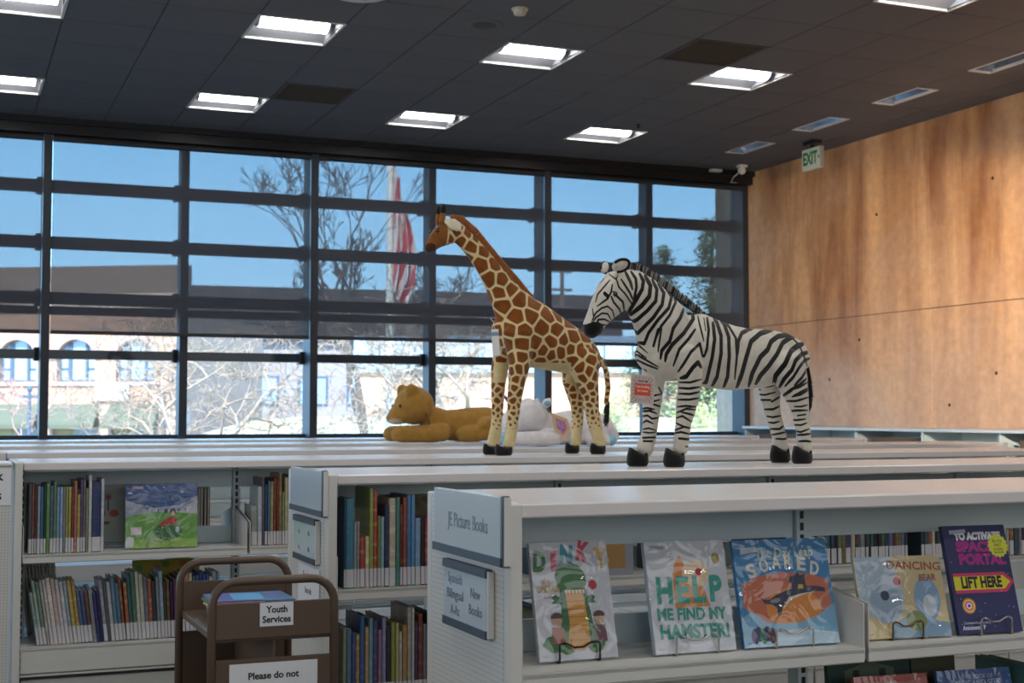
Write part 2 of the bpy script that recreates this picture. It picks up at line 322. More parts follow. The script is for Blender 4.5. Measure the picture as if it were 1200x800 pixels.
# window wall
ww = struct('wall_front'); 
box('sill_wall', M('dark_wall_panel', '#3a3d40', .6), ww, -6, 8.3, 13.2, 13.5, -1.4, 1.0)
box('header', DARKM, ww, -6, 8.32, 13.10, 13.5, CZ + 2.56, H + .1)
box('header_recess', DARKM, ww, -6, 8.32, 13.05, 13.10, CZ + 2.645, H + .02)
tr = struct('trim_1'); box('window_sill', M('pale_sill', '#b9c3cb', .35), tr, -6, 8.3, 13.12, 13.5, 1.0, 1.035)
GLASS = mixclear('window_glass', (.94, .97, .97, 1), .012, .0)
XS = [-1.69, -.425, .838, 2.096, 3.335, 4.595, 5.845, 7.105, 8.285]
for k in range(len(XS) - 1):
    a, b_ = XS[k], XS[k + 1]; w = struct('window_%d' % (k + 1))
    box('mullion', FRAMEM, w, a - .038, a + .038, 13.27 if k % 2 else 13.165, 13.46, 1.035, CZ + 2.56)
    if k == len(XS) - 2: box('mullion', FRAMEM, w, b_ - .035, b_ + .035, 13.2, 13.46, 1.035, CZ + 2.56)
    box('glass_pane', GLASS, w, a + .035, b_ - .035, 13.40, 13.406, 1.035, CZ + 2.56)
    box('bottom_rail', FRAMEM, w, a + .035, b_ - .035, 13.36, 13.45, 1.035, 1.075)
    for z, h in ((2.128, .112), (1.60, .112), (1.08, .112), (.965, .075), (.555, .085)):
        box('horizontal_bar', FRAMEM, w, a + .05, b_ - .05, 13.42, 13.52, CZ + z - h / 2, CZ + z + h / 2, c=.006)
        if h > .08: box('bar_clamp', DARKM, w, b_ - .085, b_ - .03, 13.40, 13.54, CZ + z - h / 2 - .02, CZ + z + h / 2 + .02, c=.01)
BL = mixclear('blind_mesh', (.29, .29, .29, 1), .50, .5, body=hx('#666b76')); BLN = M('blind_hem', '#2c2d31', .6)
BNAMES = ('leftmost', 'second', 'third', 'rightmost')
for k, (a, b_) in enumerate(((-1.645, .795), (.881, 3.292), (3.378, 5.802), (5.888, 8.245))):
    t = thing('roller_blind', ['dark mesh roller blind lowered over the panes at the left edge', 'dark mesh roller blind lowered over the panes left of the flagpole bay', 'dark mesh roller blind lowered over the panes behind the giraffe', 'dark mesh roller blind lowered over the panes behind the zebra'][k], 'blind', ((a + b_) / 2, 13.19, 2.0), 0, 'roller blinds')
    h = (b_ - a) / 2
    MB().add([(-h, 0, .02), (h, 0, .02), (h, 0, 1.83), (-h, 0, 1.83)], [(0, 1, 2, 3)]).build('blind_fabric', BL, t)
    box('hem_bar', BLN, t, -h, h, -.008, .008, 0, .035, c=.004)
    MB().tube([(-h, 0, 1.80), (h, 0, 1.80)], .03, 12).build('roller', BLN, t)
# exit sign and corner sensor
t = thing('exit_sign', 'green and white EXIT sign hanging from the ceiling near concrete wall', 'sign', (12.95 * T, 18.6 * T, H), math.radians(-90))
box('canopy', DARKM, t, -.09, .09, -.05, .05, -.04, -.001, c=.005); box('stem', DARKM, t, -.015, .015, -.015, .015, -.075, -.04)
box('sign_body', M('exit_case', '#d6dccb', .4), t, -.155, .155, -.022, .022, -.285, -.075, c=.006)
box('sign_side', M('exit_side', '#8d8d86', .4), t, .155, .160, -.022, .022, -.283, -.077)
text('EXIT', M('exit_green', '#0f7a35', .5), t, (-.01, -.0225, -.18), (PI / 2, 0, 0), .17, .24, bold=.006)
text('>', M('exit_green'), t, (.135, -.0225, -.18), (PI / 2, 0, 0), .06, bold=.003, name='arrow')
t = thing('motion_sensor', 'small white motion sensor at ceiling corner above the window end', 'sensor', (13.05 * T, 20.9 * T, H))
box('mount', WHITE, t, -.05, .05, -.04, .04, -.03, -.001, c=.006); MB().ell((0, 0, -.06), (.045, .04, .045)).build('sensor_head', WHITE, t, smooth=True)
MB().tube([(0, .03, -.06), (-.02, .15, -.12), (.02, .26, -.15), (.12, .3, -.14)], .006, 6).build('cable', WHITE, t, smooth=True)
box('junction_box', WHITE, t, -.25, -.12, .2, .28, -.05, -.02, c=.006)
# ------------------------------------------------------------------ library shelving
def perforated():
    m = M('perforated_steel', '#cfcfca', .5); nt = m.node_tree; b = nt.nodes['Principled BSDF']
    tcn = nt.nodes.new('ShaderNodeTexCoord'); sc = nt.nodes.new('ShaderNodeVectorMath'); sc.operation = 'SCALE'; sc.inputs['Scale'].default_value = 78
    fr = nt.nodes.new('ShaderNodeVectorMath'); fr.operation = 'FRACTION'; sb = nt.nodes.new('ShaderNodeVectorMath'); sb.operation = 'SUBTRACT'; sb.inputs[1].default_value = (.5, .5, .5)
    mu = nt.nodes.new('ShaderNodeVectorMath'); mu.operation = 'MULTIPLY'; mu.inputs[1].default_value = (0, 1, 1); ln = nt.nodes.new('ShaderNodeVectorMath'); ln.operation = 'LENGTH'
    lt = nt.nodes.new('ShaderNodeMath'); lt.operation = 'LESS_THAN'; lt.inputs[1].default_value = .2
    mx = nt.nodes.new('ShaderNodeMix'); mx.data_type = 'RGBA'; mx.inputs[6].default_value = hx('#cfcfca'); mx.inputs[7].default_value = hx('#a9abaa')
    for a, c in ((tcn.outputs['Object'], sc.inputs[0]), (sc.outputs[0], fr.inputs[0]), (fr.outputs[0], sb.inputs[0]), (sb.outputs[0], mu.inputs[0]), (mu.outputs[0], ln.inputs[0]), (ln.outputs['Value'], lt.inputs[0]), (lt.outputs[0], mx.inputs[0]), (mx.outputs[2], b.inputs['Base Color'])): nt.links.new(a, c)
    return m
PERF = perforated()
SW = .945; ZT = 1.067; ZS = .685
_sec = {}
def sh(key, f, mat):
    if key not in _sec: _sec[key] = f().mesh(key, mat)
    return _sec[key]
def slotmb():
    b = MB()
    for k in range(30): b.box(-.0055, .0055, -.027, -.0245, .10 + k * .0317, .10 + k * .0317 + .021)
    return b
def shelfmb():
    b = MB(); b.box(.006, SW - .006, .0, .268, -.012, 0).box(.006, SW - .006, 0, .014, -.036, 0, c=.003); return b
def bracket(): return MB().prism([(.268, -.02), (.268, .155), (.03, .115), (.002, .11), (.002, -.03)], 0, .003, T=Matrix(((0, 1, 0, 0), (1, 0, 0, 0), (0, 0, 1, 0), (0, 0, 0, 1))))
def basemb():
    b = MB(); b.box(.004, SW - .004, 0, .285, -.012, 0).box(.004, SW - .004, 0, .014, -.105, 0, c=.004).box(.004, SW - .004, .004, .016, -.118, -.108, c=.002); return b
def bookcase(x0, yf, nsec, label, right_end=False, detail=True):
    t = thing('library_bookcase', label, 'bookcase', (x0, yf, 0), 0, 'rows of white library bookcases')
    Lx = nsec * SW
    box('top', TOPM, t, .004, Lx, 0, .61, ZT - .033, ZT, c=.004)
    for xe in ([-.031] + ([Lx + .002] if right_end else [])):
        b = MB(); b.box(xe, xe + .031, .02, .515, .02, ZT - .002); b.build('end_panel', PERF, t)
        for ya in (-.018, .512): box('end_trim', WHITE, t, xe - .001, xe + .032, ya, ya + .036, 0, ZT + .002, c=.004)
        box('end_cap', WHITE, t, xe - .001, xe + .032, .018, .512, ZT - .006, ZT + .003, c=.002)
    for i in range(nsec + 1):
        xx = i * SW + (.016 if i == 0 else (-.016 if i == nsec else 0))
        u = box('upright', SAGE, t, xx - .016, xx + .016, .28, .33, 0, ZT - .035)
        if detail and i < 3: link('slots', sh('upright_slots', slotmb, DARKM), u, (xx, .305, 0))
    for i in range(nsec):
        xa = i * SW
        box('rail', SAGE, t, xa + .018, xa + SW - .018, .295, .315, .938, 1.016)
        box('back_stop', SAGE, t, xa + .018, xa + SW - .018, .298, .312, ZS, ZS + .075)
        for fl_ in (0, 1):
            if fl_ and not detail: continue
            rz = PI if fl_ else 0; ox = xa + SW if fl_ else xa; oy = .61 if fl_ else 0
            s = link('shelf', sh('shelf_board', shelfmb, WHITE), t, (ox, oy, ZS), (0, 0, rz))
            for xb in (.006, SW - .009): link('bracket', sh('shelf_bracket', bracket, WHITE), s, (xb, 0, 0))
            link('base_shelf', sh('base_shelf_board', basemb, WHITE), t, (ox, oy, .30), (0, 0, rz))
    box('plinth', WHITE, t, .01, Lx - .01, .03, .58, 0, .165)
    return t
R1 = bookcase(1.206, 2.88, 3, 'nearest white library bookcase, with face-out books and picture book sign on its end')
R2 = bookcase(1.213, 4.48, 4, 'white library bookcase whose top the zebra stands on, second from the front')
R3 = bookcase(.308, 6.08, 6, 'white library bookcase whose top the giraffe stands on, behind the brown cart')
R4 = bookcase(.304, 7.68, 7, 'white library bookcase whose top the white unicorn lies on', True, False)
R5 = bookcase(.30, 9.28, 7, 'white library bookcase whose top the golden lion cub lies on', True, False)
R6 = bookcase(.30, 10.88, 7, 'white library bookcase nearest the windows, farthest row', True, False)
# low shelving along the concrete wall
t = thing('wall_shelving', 'low wall shelving with pale top along the concrete wall', 'shelving', (7.86, 4.0, 0))
box('top', M('pale_blue_laminate', '#d5dde0', .35), t, -.02, .45, 0, 8.6, 1.115, 1.142, c=.004)
box('back', SAGE, t, .42, .448, 0, 8.6, 0, 1.113)
for k in range(10): box('divider', SAGE, t, .0, .42, k * .95 + .005, k * .95 + .025, 0, 1.113)
for k in range(9):
    for z in (.05, .40, .76): box('shelf', WHITE, t, .0, .42, k * .95 + .03, k * .95 + .95, z, z + .02)
    if k % 2 == 0: box('brown_board', M('brown_board', '#6b5844', .7), t, .06, .08, k * .95 + .1, k * .95 + .8, .79, 1.06)
# ------------------------------------------------------------------ signs on the bookcase ends
SIGN = M('sign_face', '#c3d2da', .22, coat=.5); SIGNF = M('sign_frame', '#46515c', .4); GREYT = M('faded_print', '#7b8b95', .6); MIDT = M('grey_print', '#5f6d76', .6)
RX = (PI / 2, 0, -PI / 2)                         # lettering that faces -X, reading towards the camera
def endsign(label, X, ya, yb, za, zb, frame, th=.014):
    t = thing('sign', label, 'sign', (X, (ya + yb) / 2, za), 0)
    w = (yb - ya) / 2; h = zb - za
    box('sign_plate', SIGN, t, -th, 0, -w, w, 0, h, c=.002)
    b = MB()
    for f in frame:
        if f == 'b': b.box(-th - .004, -.001, -w - .002, w + .002, -.004, .016)
        if f == 't': b.box(-th - .004, -.001, -w - .002, w + .002, h - .016, h + .004)
        if f == 'r': b.box(-th - .004, -.001, -w - .006, -w + .006, -.004, h + .003)
    b.build('frame', SIGNF, t); box('clear_edge', WHITE, t, -th - .001, 0, -w - .014, -w - .0065, 0, h)
    return t, w, h, -th - .0006
t, w, h, xf = endsign('framed sign reading JE Picture Books on the nearest bookcase end', 1.173, 2.862, 3.33, .932, 1.084, 'br')
text('JE Picture Books', GREYT, t, (xf, -.005, h * .52), RX, .05, .27, ex=.0002)
t, w, h, xf = endsign('framed sign reading Spanish Bilingual A-Az and New Books', 1.173, 2.964, 3.253, .757, .909, 'tb')
for i, s in enumerate(('Spanish', 'Bilingual', 'A-Az')): text(s, GREYT if i == 0 else MIDT, t, (xf, .064, h * (.74 - i * .25)), RX, .034, (.10, .115, .062)[i], ex=.0002)
for i, s in enumerate(('New', 'Books')): text(s, MIDT, t, (xf, -.075, h * (.60 - i * .26)), RX, .034, (.062, .085)[i], ex=.0002)
t, w, h, xf = endsign('blank glossy blue-white sign with dark frame on the second bookcase end', 1.180, 4.468, 4.93, .932, 1.080, 'br')
t, w, h, xf = endsign('white sign between dark bars on the second bookcase end', 1.180, 4.57, 4.872, .764, .909, 'tb')
for y, z, s in ((.075, .66, 'A'), (-.065, .66, 'B'), (.075, .28, 'A'), (-.065, .28, 'B')): text(s + s.lower(), GREYT, t, (xf, y, h * z), RX, .026, ex=.0002)
t = thing('paper_notice', 'white paper notice with black lines low on the second bookcase end', 'notice', (1.180, 4.70, .52)); box('sheet', PAPER, t, -.003, 0, -.145, .145, 0, .225)
for z, s, wd in ((.19, 'Find your', .15), (.14, 'book', .09), (.085, 'Ask for help', .17), (.05, 'at the desk', .13)): text(s, GREYT if z < .1 else INK, t, (-.0034, 0, z), RX, .032, wd, ex=.0002)
t = thing('display_panel', 'white perforated display panel at the left edge, beside the far bookcase', 'panel', (-.2, 6.065, 0))
b = MB(); b.box(-.3, .468, 0, .05, .02, 1.055)
def perf2():
    m = PERF.copy(); m.name = 'perforated_steel_front'
    for q in m.node_tree.nodes:
        if q.type == 'VECT_MATH' and q.operation == 'MULTIPLY': q.inputs[1].default_value = (1, 0, 1)
    return m
b.build('panel', perf2(), t); box('top_cap', TOPM, t, -.3, .468, -.01, .30, 1.055, 1.068, c=.003)
t = thing('paper_notice', 'white paper notice with letters k and s at the left edge', 'notice', (.10, 6.0635, .895)); box('sheet', PAPER, t, -.2, .163, -.002, 0, 0, .155)
text('k', INK, t, (.117, -.0026, .119), (PI / 2, 0, 0), .055, ex=.0002, bold=.001); text('s', INK, t, (.117, -.0026, .040), (PI / 2, 0, 0), .055, ex=.0002, bold=.001)
# ------------------------------------------------------------------ books
def bookmat():
    m = M('book_cover', None, .38, obcol=True, spec=.5, coat=.25); nt = m.node_tree; b = nt.nodes['Principled BSDF']
    tcn = nt.nodes.new('ShaderNodeTexCoord'); oi = nt.nodes.new('ShaderNodeObjectInfo')
    mp = nt.nodes.new('ShaderNodeMapping'); mp.inputs['Scale'].default_value = (8, 8, 28); nt.links.new(tcn.outputs['Object'], mp.inputs[0])
    cmb = nt.nodes.new('ShaderNodeCombineXYZ'); mu = nt.nodes.new('ShaderNodeMath'); mu.operation = 'MULTIPLY'; mu.inputs[1].default_value = 57; nt.links.new(oi.outputs['Random'], mu.inputs[0])
    nt.links.new(mu.outputs[0], cmb.inputs[0]); nt.links.new(cmb.outputs[0], mp.inputs['Location'])
    nz = nt.nodes.new('ShaderNodeTexNoise'); nz.inputs['Scale'].default_value = 1.6; nz.inputs['Detail'].default_value = 5; nt.links.new(mp.outputs[0], nz.inputs[0])
    rp = nt.nodes.new('ShaderNodeValToRGB'); rp.color_ramp.elements[0].position = .52; rp.color_ramp.elements[1].position = .62; rp.color_ramp.elements[1].color = (.55, .55, .55, 1); nt.links.new(nz.outputs[0], rp.inputs[0])
    hs = nt.nodes.new('ShaderNodeHueSaturation'); hs.inputs['Hue'].default_value = .58; hs.inputs['Value'].default_value = 1.5; hs.inputs['Saturation'].default_value = .8; nt.links.new(oi.outputs['Color'], hs.inputs['Color'])
    mx = nt.nodes.new('ShaderNodeMix'); mx.data_type = 'RGBA'; nt.links.new(rp.outputs[0], mx.inputs[0]); nt.links.new(oi.outputs['Color'], mx.inputs[6]); nt.links.new(hs.outputs[0], mx.inputs[7])
    nt.links.new(mx.outputs[2], b.inputs['Base Color'])
    return m
BOOKM = bookmat(); LABELM = M('spine_sticker', '#c9c8cc', .55)
def cname(h):
    r, g, b = [int(h[i:i+2], 16) / 255 for i in (1, 3, 5)]; mx, mn = max(r, g, b), min(r, g, b); d = mx - mn; v = mx
    if d < .1: return 'white' if v > .72 else ('pale grey' if v > .52 else ('grey' if v > .3 else 'black'))
    hh = (((g - b) / d) % 6 if mx == r else ((b - r) / d + 2 if mx == g else (r - g) / d + 4)) * 60
    s = d / mx
    nm = 'red' if hh < 14 or hh > 345 else 'orange' if hh < 38 else 'yellow' if hh < 62 else 'green' if hh < 165 else 'teal' if hh < 196 else 'blue' if hh < 252 else 'purple' if hh < 300 else 'pink'
    if nm == 'orange' and v < .62: nm = 'brown'
    if nm == 'orange' and s < .4: nm = 'tan'
    if nm == 'red' and s < .45: nm = 'pink'
    return ('dark ' if v < .38 else 'pale ' if (s < .3 and v > .6) else '') + nm
ORD = ['', 'first', 'second', 'third', 'fourth', 'fifth', 'sixth', 'seventh', 'eighth', 'ninth', 'tenth', 'eleventh', 'twelfth', 'thirteenth', 'fourteenth', 'fifteenth', 'sixteenth', 'seventeenth', 'eighteenth', 'nineteenth', 'twentieth']
TENS = {2: 'twenty', 3: 'thirty', 4: 'forty', 5: 'fifty', 6: 'sixty', 7: 'seventy'}
def ordn(k):
    if k <= 20: return ORD[k]
    if k % 10 == 0: return TENS[k // 10][:-1] + 'ieth'
    return TENS[k // 10] + '-' + ORD[k % 10]
def book(loc, t, h, d, col, lab, label, group, lean=0., rz=0., fore=False):
    r = thing('book', label, 'book', loc, 0, group); r.rotation_euler = (0, lean, rz)
    b = MB(); c = .0022; q = t / 2
    # covers and a gently rounded spine as one shell: spine at y=0
    out = [(-q, d), (-q, .004), (-q * .72, .0008), (0, 0), (q * .72, .0008), (q, .004), (q, d)]
    inn = [(q - c, d), (q - c, .006), (-q + c, .006), (-q + c, d)]
    P = out + inn; k = len(P)
    vs = [(x, y, 0) for x, y in P] + [(x, y, h) for x, y in P]
    fs = [(i, (i + 1) % k, k + (i + 1) % k, k + i) for i in range(k)]
    for o_, fl_ in ((0, 0), (k, 1)):
        for quad in ((0, 1, 9, 10), (1, 2, 3, 4), (1, 4, 5), (1, 5, 8, 9), (5, 6, 7, 8)):
            qd = tuple(o_ + i for i in quad); fs.append(qd[::-1] if not fl_ else qd)
    b.add(vs, fs); o = b.build('cover', BOOKM, r, fix=False); cc = hx(col); g_ = .3 * cc[0] + .6 * cc[1] + .1 * cc[2]; o.color = tuple((c_ * .8 + g_ * .2) * .85 for c_ in cc[:3]) + (1,)
    box('pages', PAGES, r, -q + c, q - c, .0065, d - .004, .003, h - .004)
    if lab and not fore:
        MB().add([(x * 1.02, y - .0006, z) for z in (.004, lab) for x, y in out[1:6]], [(i, i + 1, i + 6, i + 5) for i in range(4)]).build('spine_label', LABELM, r)
    return r
def row(x, y, z, items, where, group, lean=0., lean1=None, dep=.21, fore=False, gap=.0012, lab=.062, yj=.01, start=1):
    n_ = len(items)
    for k, it in enumerate(items):
        col, t, h = it[:3]; a = lean if lean1 is None else lean + (lean1 - lean) * k / max(1, n_ - 1)
        rnd = random.Random(int(x * 1000) + k)
        yy = y + (rnd.random() * yj)
        a_ = math.radians(a); lift = abs(math.sin(a_)) * t / 2
        lb = '%s %s book, %s from left %s' % (cname(col), 'thick' if t > .017 else 'slim', ordn(k + start), where)
        bk = book((x + t / 2 / max(.5, math.cos(a_)), yy, z + lift + .0005), t, h, dep - .03 * rnd.random() if h > .2 else .16, col, lab if rnd.random() > .1 else 0, lb, group, a_, PI if fore else 0, False)
        if fore: bk.location.y = y
        x += t / max(.5, math.cos(a_)) + gap
    return x
YB = 6.10
row(.336, YB, ZS, [('#5a5458', .012, .292), ('#8a5a3a', .009, .292), ('#6a2f48', .010, .285), ('#8fa3b4', .011, .283), ('#2f7396', .012, .280), ('#1e4636', .009, .291), ('#5c9a3c', .014, .295), ('#5b5f86', .012, .284), ('#4f8a58', .012, .300), ('#7fa9cd', .012, .278),
    ('#86aed2', .011, .278), ('#8a8f95', .009, .278), ('#a39a38', .011, .278), ('#b5a53a', .011, .278), ('#8a3423', .009, .278), ('#c06a58', .011, .303), ('#b59b2e', .012, .245), ('#5d4f86', .010, .308), ('#77717c', .010, .309), ('#8a8f66', .010, .27), ('#c9cdc6', .012, .325), ('#22386f', .036, .297), ('#b6c2cc', .012, .31)],
    'on the top shelf behind the cart', 'upright books on the upper left shelf', lab=.064)
pal = ['#8fb0a6', '#a7bcb0', '#6f9a7c', '#b9b0a6', '#cfc8c4', '#d8cfc8', '#cdb0ac', '#d0c6c6', '#c2c4cc', '#9ab3c2', '#c2a33c', '#b8923a', '#4f6f9a', '#3b5d8e', '#7a4a3a', '#8c8c9c', '#2c3c74', '#22306a', '#9a9aa4', '#56606c',
       '#b9bcc0', '#5b86a0', '#3e7f9a', '#a4532c', '#b0602f', '#3a6a70', '#4a7a5a', '#c8c8bc', '#b8bca0', '#6c7280', '#b8552c', '#3a3f4a', '#7d8a92', '#8fb0c6', '#4a3a2a', '#7a5a34', '#3a1c4a', '#5a2a5e', '#24305c', '#d06a62', '#d9826e', '#cfc0a0', '#4a7a70', '#2a5a9a', '#27529a', '#2c5fa6', '#3568a8', '#c8c8d2', '#a8a6ba', '#5c9ac0']
rr = random.Random(3); low = []
hs = [.22, .27, .265, .27, .275, .28, .275, .272, .258, .262, .268, .262, .225, .22, .215, .222, .205, .212, .26, .262, .25, .268, .245, .262, .24, .27, .285, .29, .275, .265, .255, .24, .265, .282, .24, .25, .235, .25, .262, .268, .27, .268, .26, .265, .27, .266, .262, .25, .275, .27]
for k, c in enumerate(pal): low.append((c, .0105 + .006 * rr.random(), hs[k] + .006 * rr.random()))
xe = row(.380, YB + .03, .3005, low[:24], 'on the bottom shelf behind the cart', 'upright books on the lower left shelf', -9, -6, lab=.075)
xe = row(xe + .002, YB + .03, .3005, low[24:], 'on the bottom shelf behind the cart', 'upright books on the lower left shelf', -5, -.5, lab=.075, start=25)
# section right of the upright, partly behind the second bookcase end
row(1.275, YB + .02, ZS, [('#9aa09a', .026, .18), ('#b5c3cb', .018, .262), ('#6e5a72', .012, .30), ('#28516e', .012, .27), ('#3f79a0', .010, .286), ('#b0a04a', .014, .282), ('#8a3434', .012, .296), ('#8a2c34', .010, .296), ('#a5843a', .013, .318), ('#7a9a6a', .010, .235), ('#bcae7a', .014, .300), ('#c2b483', .012, .300), ('#a69a7c', .011, .31), ('#b04a42', .012, .255), ('#3a5a7a', .014, .27), ('#9a9a52', .012, .29)],
    'right of the far bookcase upright', 'books right of the slotted upright')
# books of the opposite side seen through the open back
row(.98, 6.62, ZS, [('#6a6440', .013, .24), ('#8a8c88', .014, .245), ('#3c6a54', .015, .235), ('#24324a', .014, .245), ('#2a3454', .012, .245), ('#5a2c40', .012, .245), ('#7d8084', .02, .245), ('#3a3026', .013, .248), ('#6a5038', .014, .248), ('#70543c', .012, .248), ('#584634', .012, .248)],
    'on the far side, beside the green book', 'books seen through the far bookcase back', fore=True, dep=.2)
row(.36, 6.66, .3005, [('#7a5a6a', .012, .30), ('#9a9aa0', .012, .31), ('#6a2c2a', .014, .30), ('#7c3632', .014, .31), ('#9a8a5a', .012, .30), ('#a0a89c', .012, .30), ('#7aa0a8', .016, .31), ('#8a4a4a', .012, .30), ('#b0b0b8', .016, .31), ('#7a7440', .012, .31)], 'low on the far side behind leaning books', 'books low on the far side of that bookcase', 6, dep=.2, fore=True)
row(.98, 6.66, .3005, [('#5a3430', .016, .30), ('#6a3c34', .014, .30), ('#28323a', .014, .31), ('#3a4a58', .014, .31), ('#8a8c90', .012, .30), ('#4a5038', .018, .30), ('#7a5a3a', .012, .29)], 'low on the far side above blue spines', 'books low on the far side above blue spines', 0, dep=.2, fore=True)
# second bookcase
Y2 = 4.505
R2U = [('#1f4f66', .006, .30), ('#2f86a0', .027, .300), ('#9aa2a4', .009, .222), ('#8d9196', .010, .222), ('#b93428', .017, .172), ('#d9c58a', .013, .172), ('#9aa62c', .013, .333), ('#c43c34', .013, .328), ('#7c8a34', .010, .24), ('#8ab4c4', .013, .236), ('#2a3560', .015, .275), ('#c8b59c', .023, .298), ('#3f8c7c', .013, .300),
       ('#7a2c2c', .009, .276), ('#a3452c', .013, .300), ('#3f7fb4', .015, .308), ('#4f9ac8', .013, .306), ('#7aa8cc', .018, .228), ('#23242a', .014, .226), ('#b8243c', .020, .228), ('#cf8a4a', .013, .300), ('#5c86b0', .012, .300), ('#86b05c', .013, .300), ('#8aac70', .013, .300)]
row(1.250, Y2, ZS, R2U, 'on the upper shelf beside the nearest sign', 'upright books on the second bookcase', lab=.064, yj=.004)
R2L = [('#8a8c70', .012, .25), ('#4f7a9a', .016, .25), ('#30528a', .014, .235), ('#b08040', .013, .23), ('#2c62a0', .016, .290), ('#c29a6a', .012, .252), ('#6aa0a4', .014, .28), ('#4a4a86', .016, .27), ('#9a6a8a', .013, .24), ('#8a8cb4', .014, .28), ('#2c3440', .016, .25), ('#9a9a2c', .014, .262), ('#b4b468', .012, .26), ('#b8bcb8', .010, .23),
       ('#b8862c', .016, .25), ('#aaa596', .014, .31), ('#c2c0b8', .010, .31), ('#3a3a6a', .012, .26), ('#8a3428', .016, .285), ('#6c7480', .013, .25), ('#2a2c34', .016, .29), ('#7a3a34', .013, .28)]
row(1.250, Y2 + .005, .3005, R2L, 'on the lower shelf beside the nearest sign', 'upright books low on the second bookcase', lab=.064, yj=.004)
rr = random.Random(11); dull = ['#5a2626', '#b8b4ac', '#2a3c44', '#6a2a30', '#23262c', '#c4bca8', '#3a5a6a', '#4a6a4a', '#7a6a3a', '#2c4a7a', '#8a8a8c', '#3c3050', '#6a7a5a', '#a0643c', '#2f6470', '#5c6c9a', '#8a9a3c', '#35506a']
def fill(n_, lo=.2, hi=.31): return [(rr.choice(dull), .010 + .014 * rr.random(), lo + (hi - lo) * rr.random()) for _ in range(n_)]
row(1.98, Y2, ZS, fill(8, .24, .30), 'seen just left of the birdhouse cover', 'books seen through the nearest bookcase')
row(2.46, Y2, ZS, fill(14, .22, .30), 'seen past the blue leaping cover', 'books seen through the nearest bookcase')
row(3.125, Y2, ZS, fill(26, .22, .30), 'seen behind the plastic-covered animal cover', 'books seen through the nearest bookcase')
row(3.64, Y2, ZS, fill(20, .22, .30), 'seen beside the space cover', 'books seen through the nearest bookcase')
row(1.94, Y2, .3005, fill(9, .2, .3), 'low, seen under the nearest face-out books', 'books low behind the nearest bookcase')
row(4.07, Y2, ZS, fill(12, .22, .30), 'seen at the right edge, beyond the space cover', 'books seen through the nearest bookcase')
# nearest bookcase, bottom shelf
row(1.50, 2.93, .3005, fill(14, .22, .28), 'on bottom shelf under the second cover', 'books on the nearest bottom shelf')
row(2.715, 2.93, .3005, [('#3a7a70', .02, .29), ('#8a2c2a', .016, .29), ('#2c3440', .016, .28), ('#2a3040', .014, .28)], 'at the bottom right corner', 'books on the nearest bottom shelf')
# ------------------------------------------------------------------ face-out books on easels
FILM = mixclear('plastic_jacket', (1, 1, 1, 1), .05, .07, bump=(10, .8))
STICK = M('red_dot_sticker', '#b5202c', .5)
class Cover:
    """a book standing face out: local x right, z up the cover, y into the book"""
    def __init__(s, name, label, x, y, z, w, h, th, rz, tilt, col, film=True, spine=None, roll=0., group='face-out picture books on stands'):
        s.t = thing(name, label, 'book', (x, y, z), 0, group); s.t.rotation_euler = Euler((-math.radians(tilt), math.radians(roll), math.radians(rz)), 'XYZ')
        s.w, s.h, s.k = w, h, 0
        m = M('cover_' + label.replace(' ', '_')[:40], col, .4, noise=(7, .05)) if isinstance(col, str) else col
        b = MB(); b.box(0, w, 0, .003, 0, h, c=.001).box(0, w, th - .003, th, 0, h, c=.001).box(0, .003, .002, th - .002, 0, h); b.build('cover', m, s.t)
        box('pages', PAGES, s.t, .003, w - .004, .003, th - .003, .003, h - .003)
        if film: 
            b = MB(); N = 10
            vs = [(-.002 + (w + .004) * i / N, -.0022 - .0014 * random.random() * (0 < i < N and 0 < j < N), -.001 + (h + .002) * j / N) for j in range(N + 1) for i in range(N + 1)]
            b.add(vs, [(j * 11 + i, j * 11 + i + 1, (j + 1) * 11 + i + 1, (j + 1) * 11 + i) for j in range(N) for i in range(N)]); b.build('plastic_jacket', FILM, s.t, smooth=True)
    def poly(s, name, pts, mat):
        s.k += 1; y = -.0002 - s.k * .00006
        MB().add([(u * s.w, y, v * s.h) for u, v in pts], [tuple(range(len(pts)))]).build(name, mat, s.t)
    def ell(s, name, u, v, a, b, mat, rot=0., n=22, arc=(0, 2 * PI)):
        pts = []
        for k in range(n):
            q = arc[0] + (arc[1] - arc[0]) * k / (n if arc[1] - arc[0] > 6.2 else n - 1); X, Z = a * math.cos(q) * s.w, b * math.sin(q) * s.w
            pts.append((u + (X * math.cos(rot) - Z * math.sin(rot)) / s.w, v + (X * math.sin(rot) + Z * math.cos(rot)) / s.h))
        s.poly(name, pts, mat)
    def text(s, body, u, v, size, width, mat, bold=0., rot=0., name='title'):
        s.k += 1
        text(body, mat, s.t, (u * s.w, -.0002 - s.k * .00006, v * s.h), (PI / 2, rot, 0), size, width * s.w if width else None, bold=bold, ex=.00005, name=name)
def pm(c, r=.45): return M('print_' + c.strip('#'), c, r)
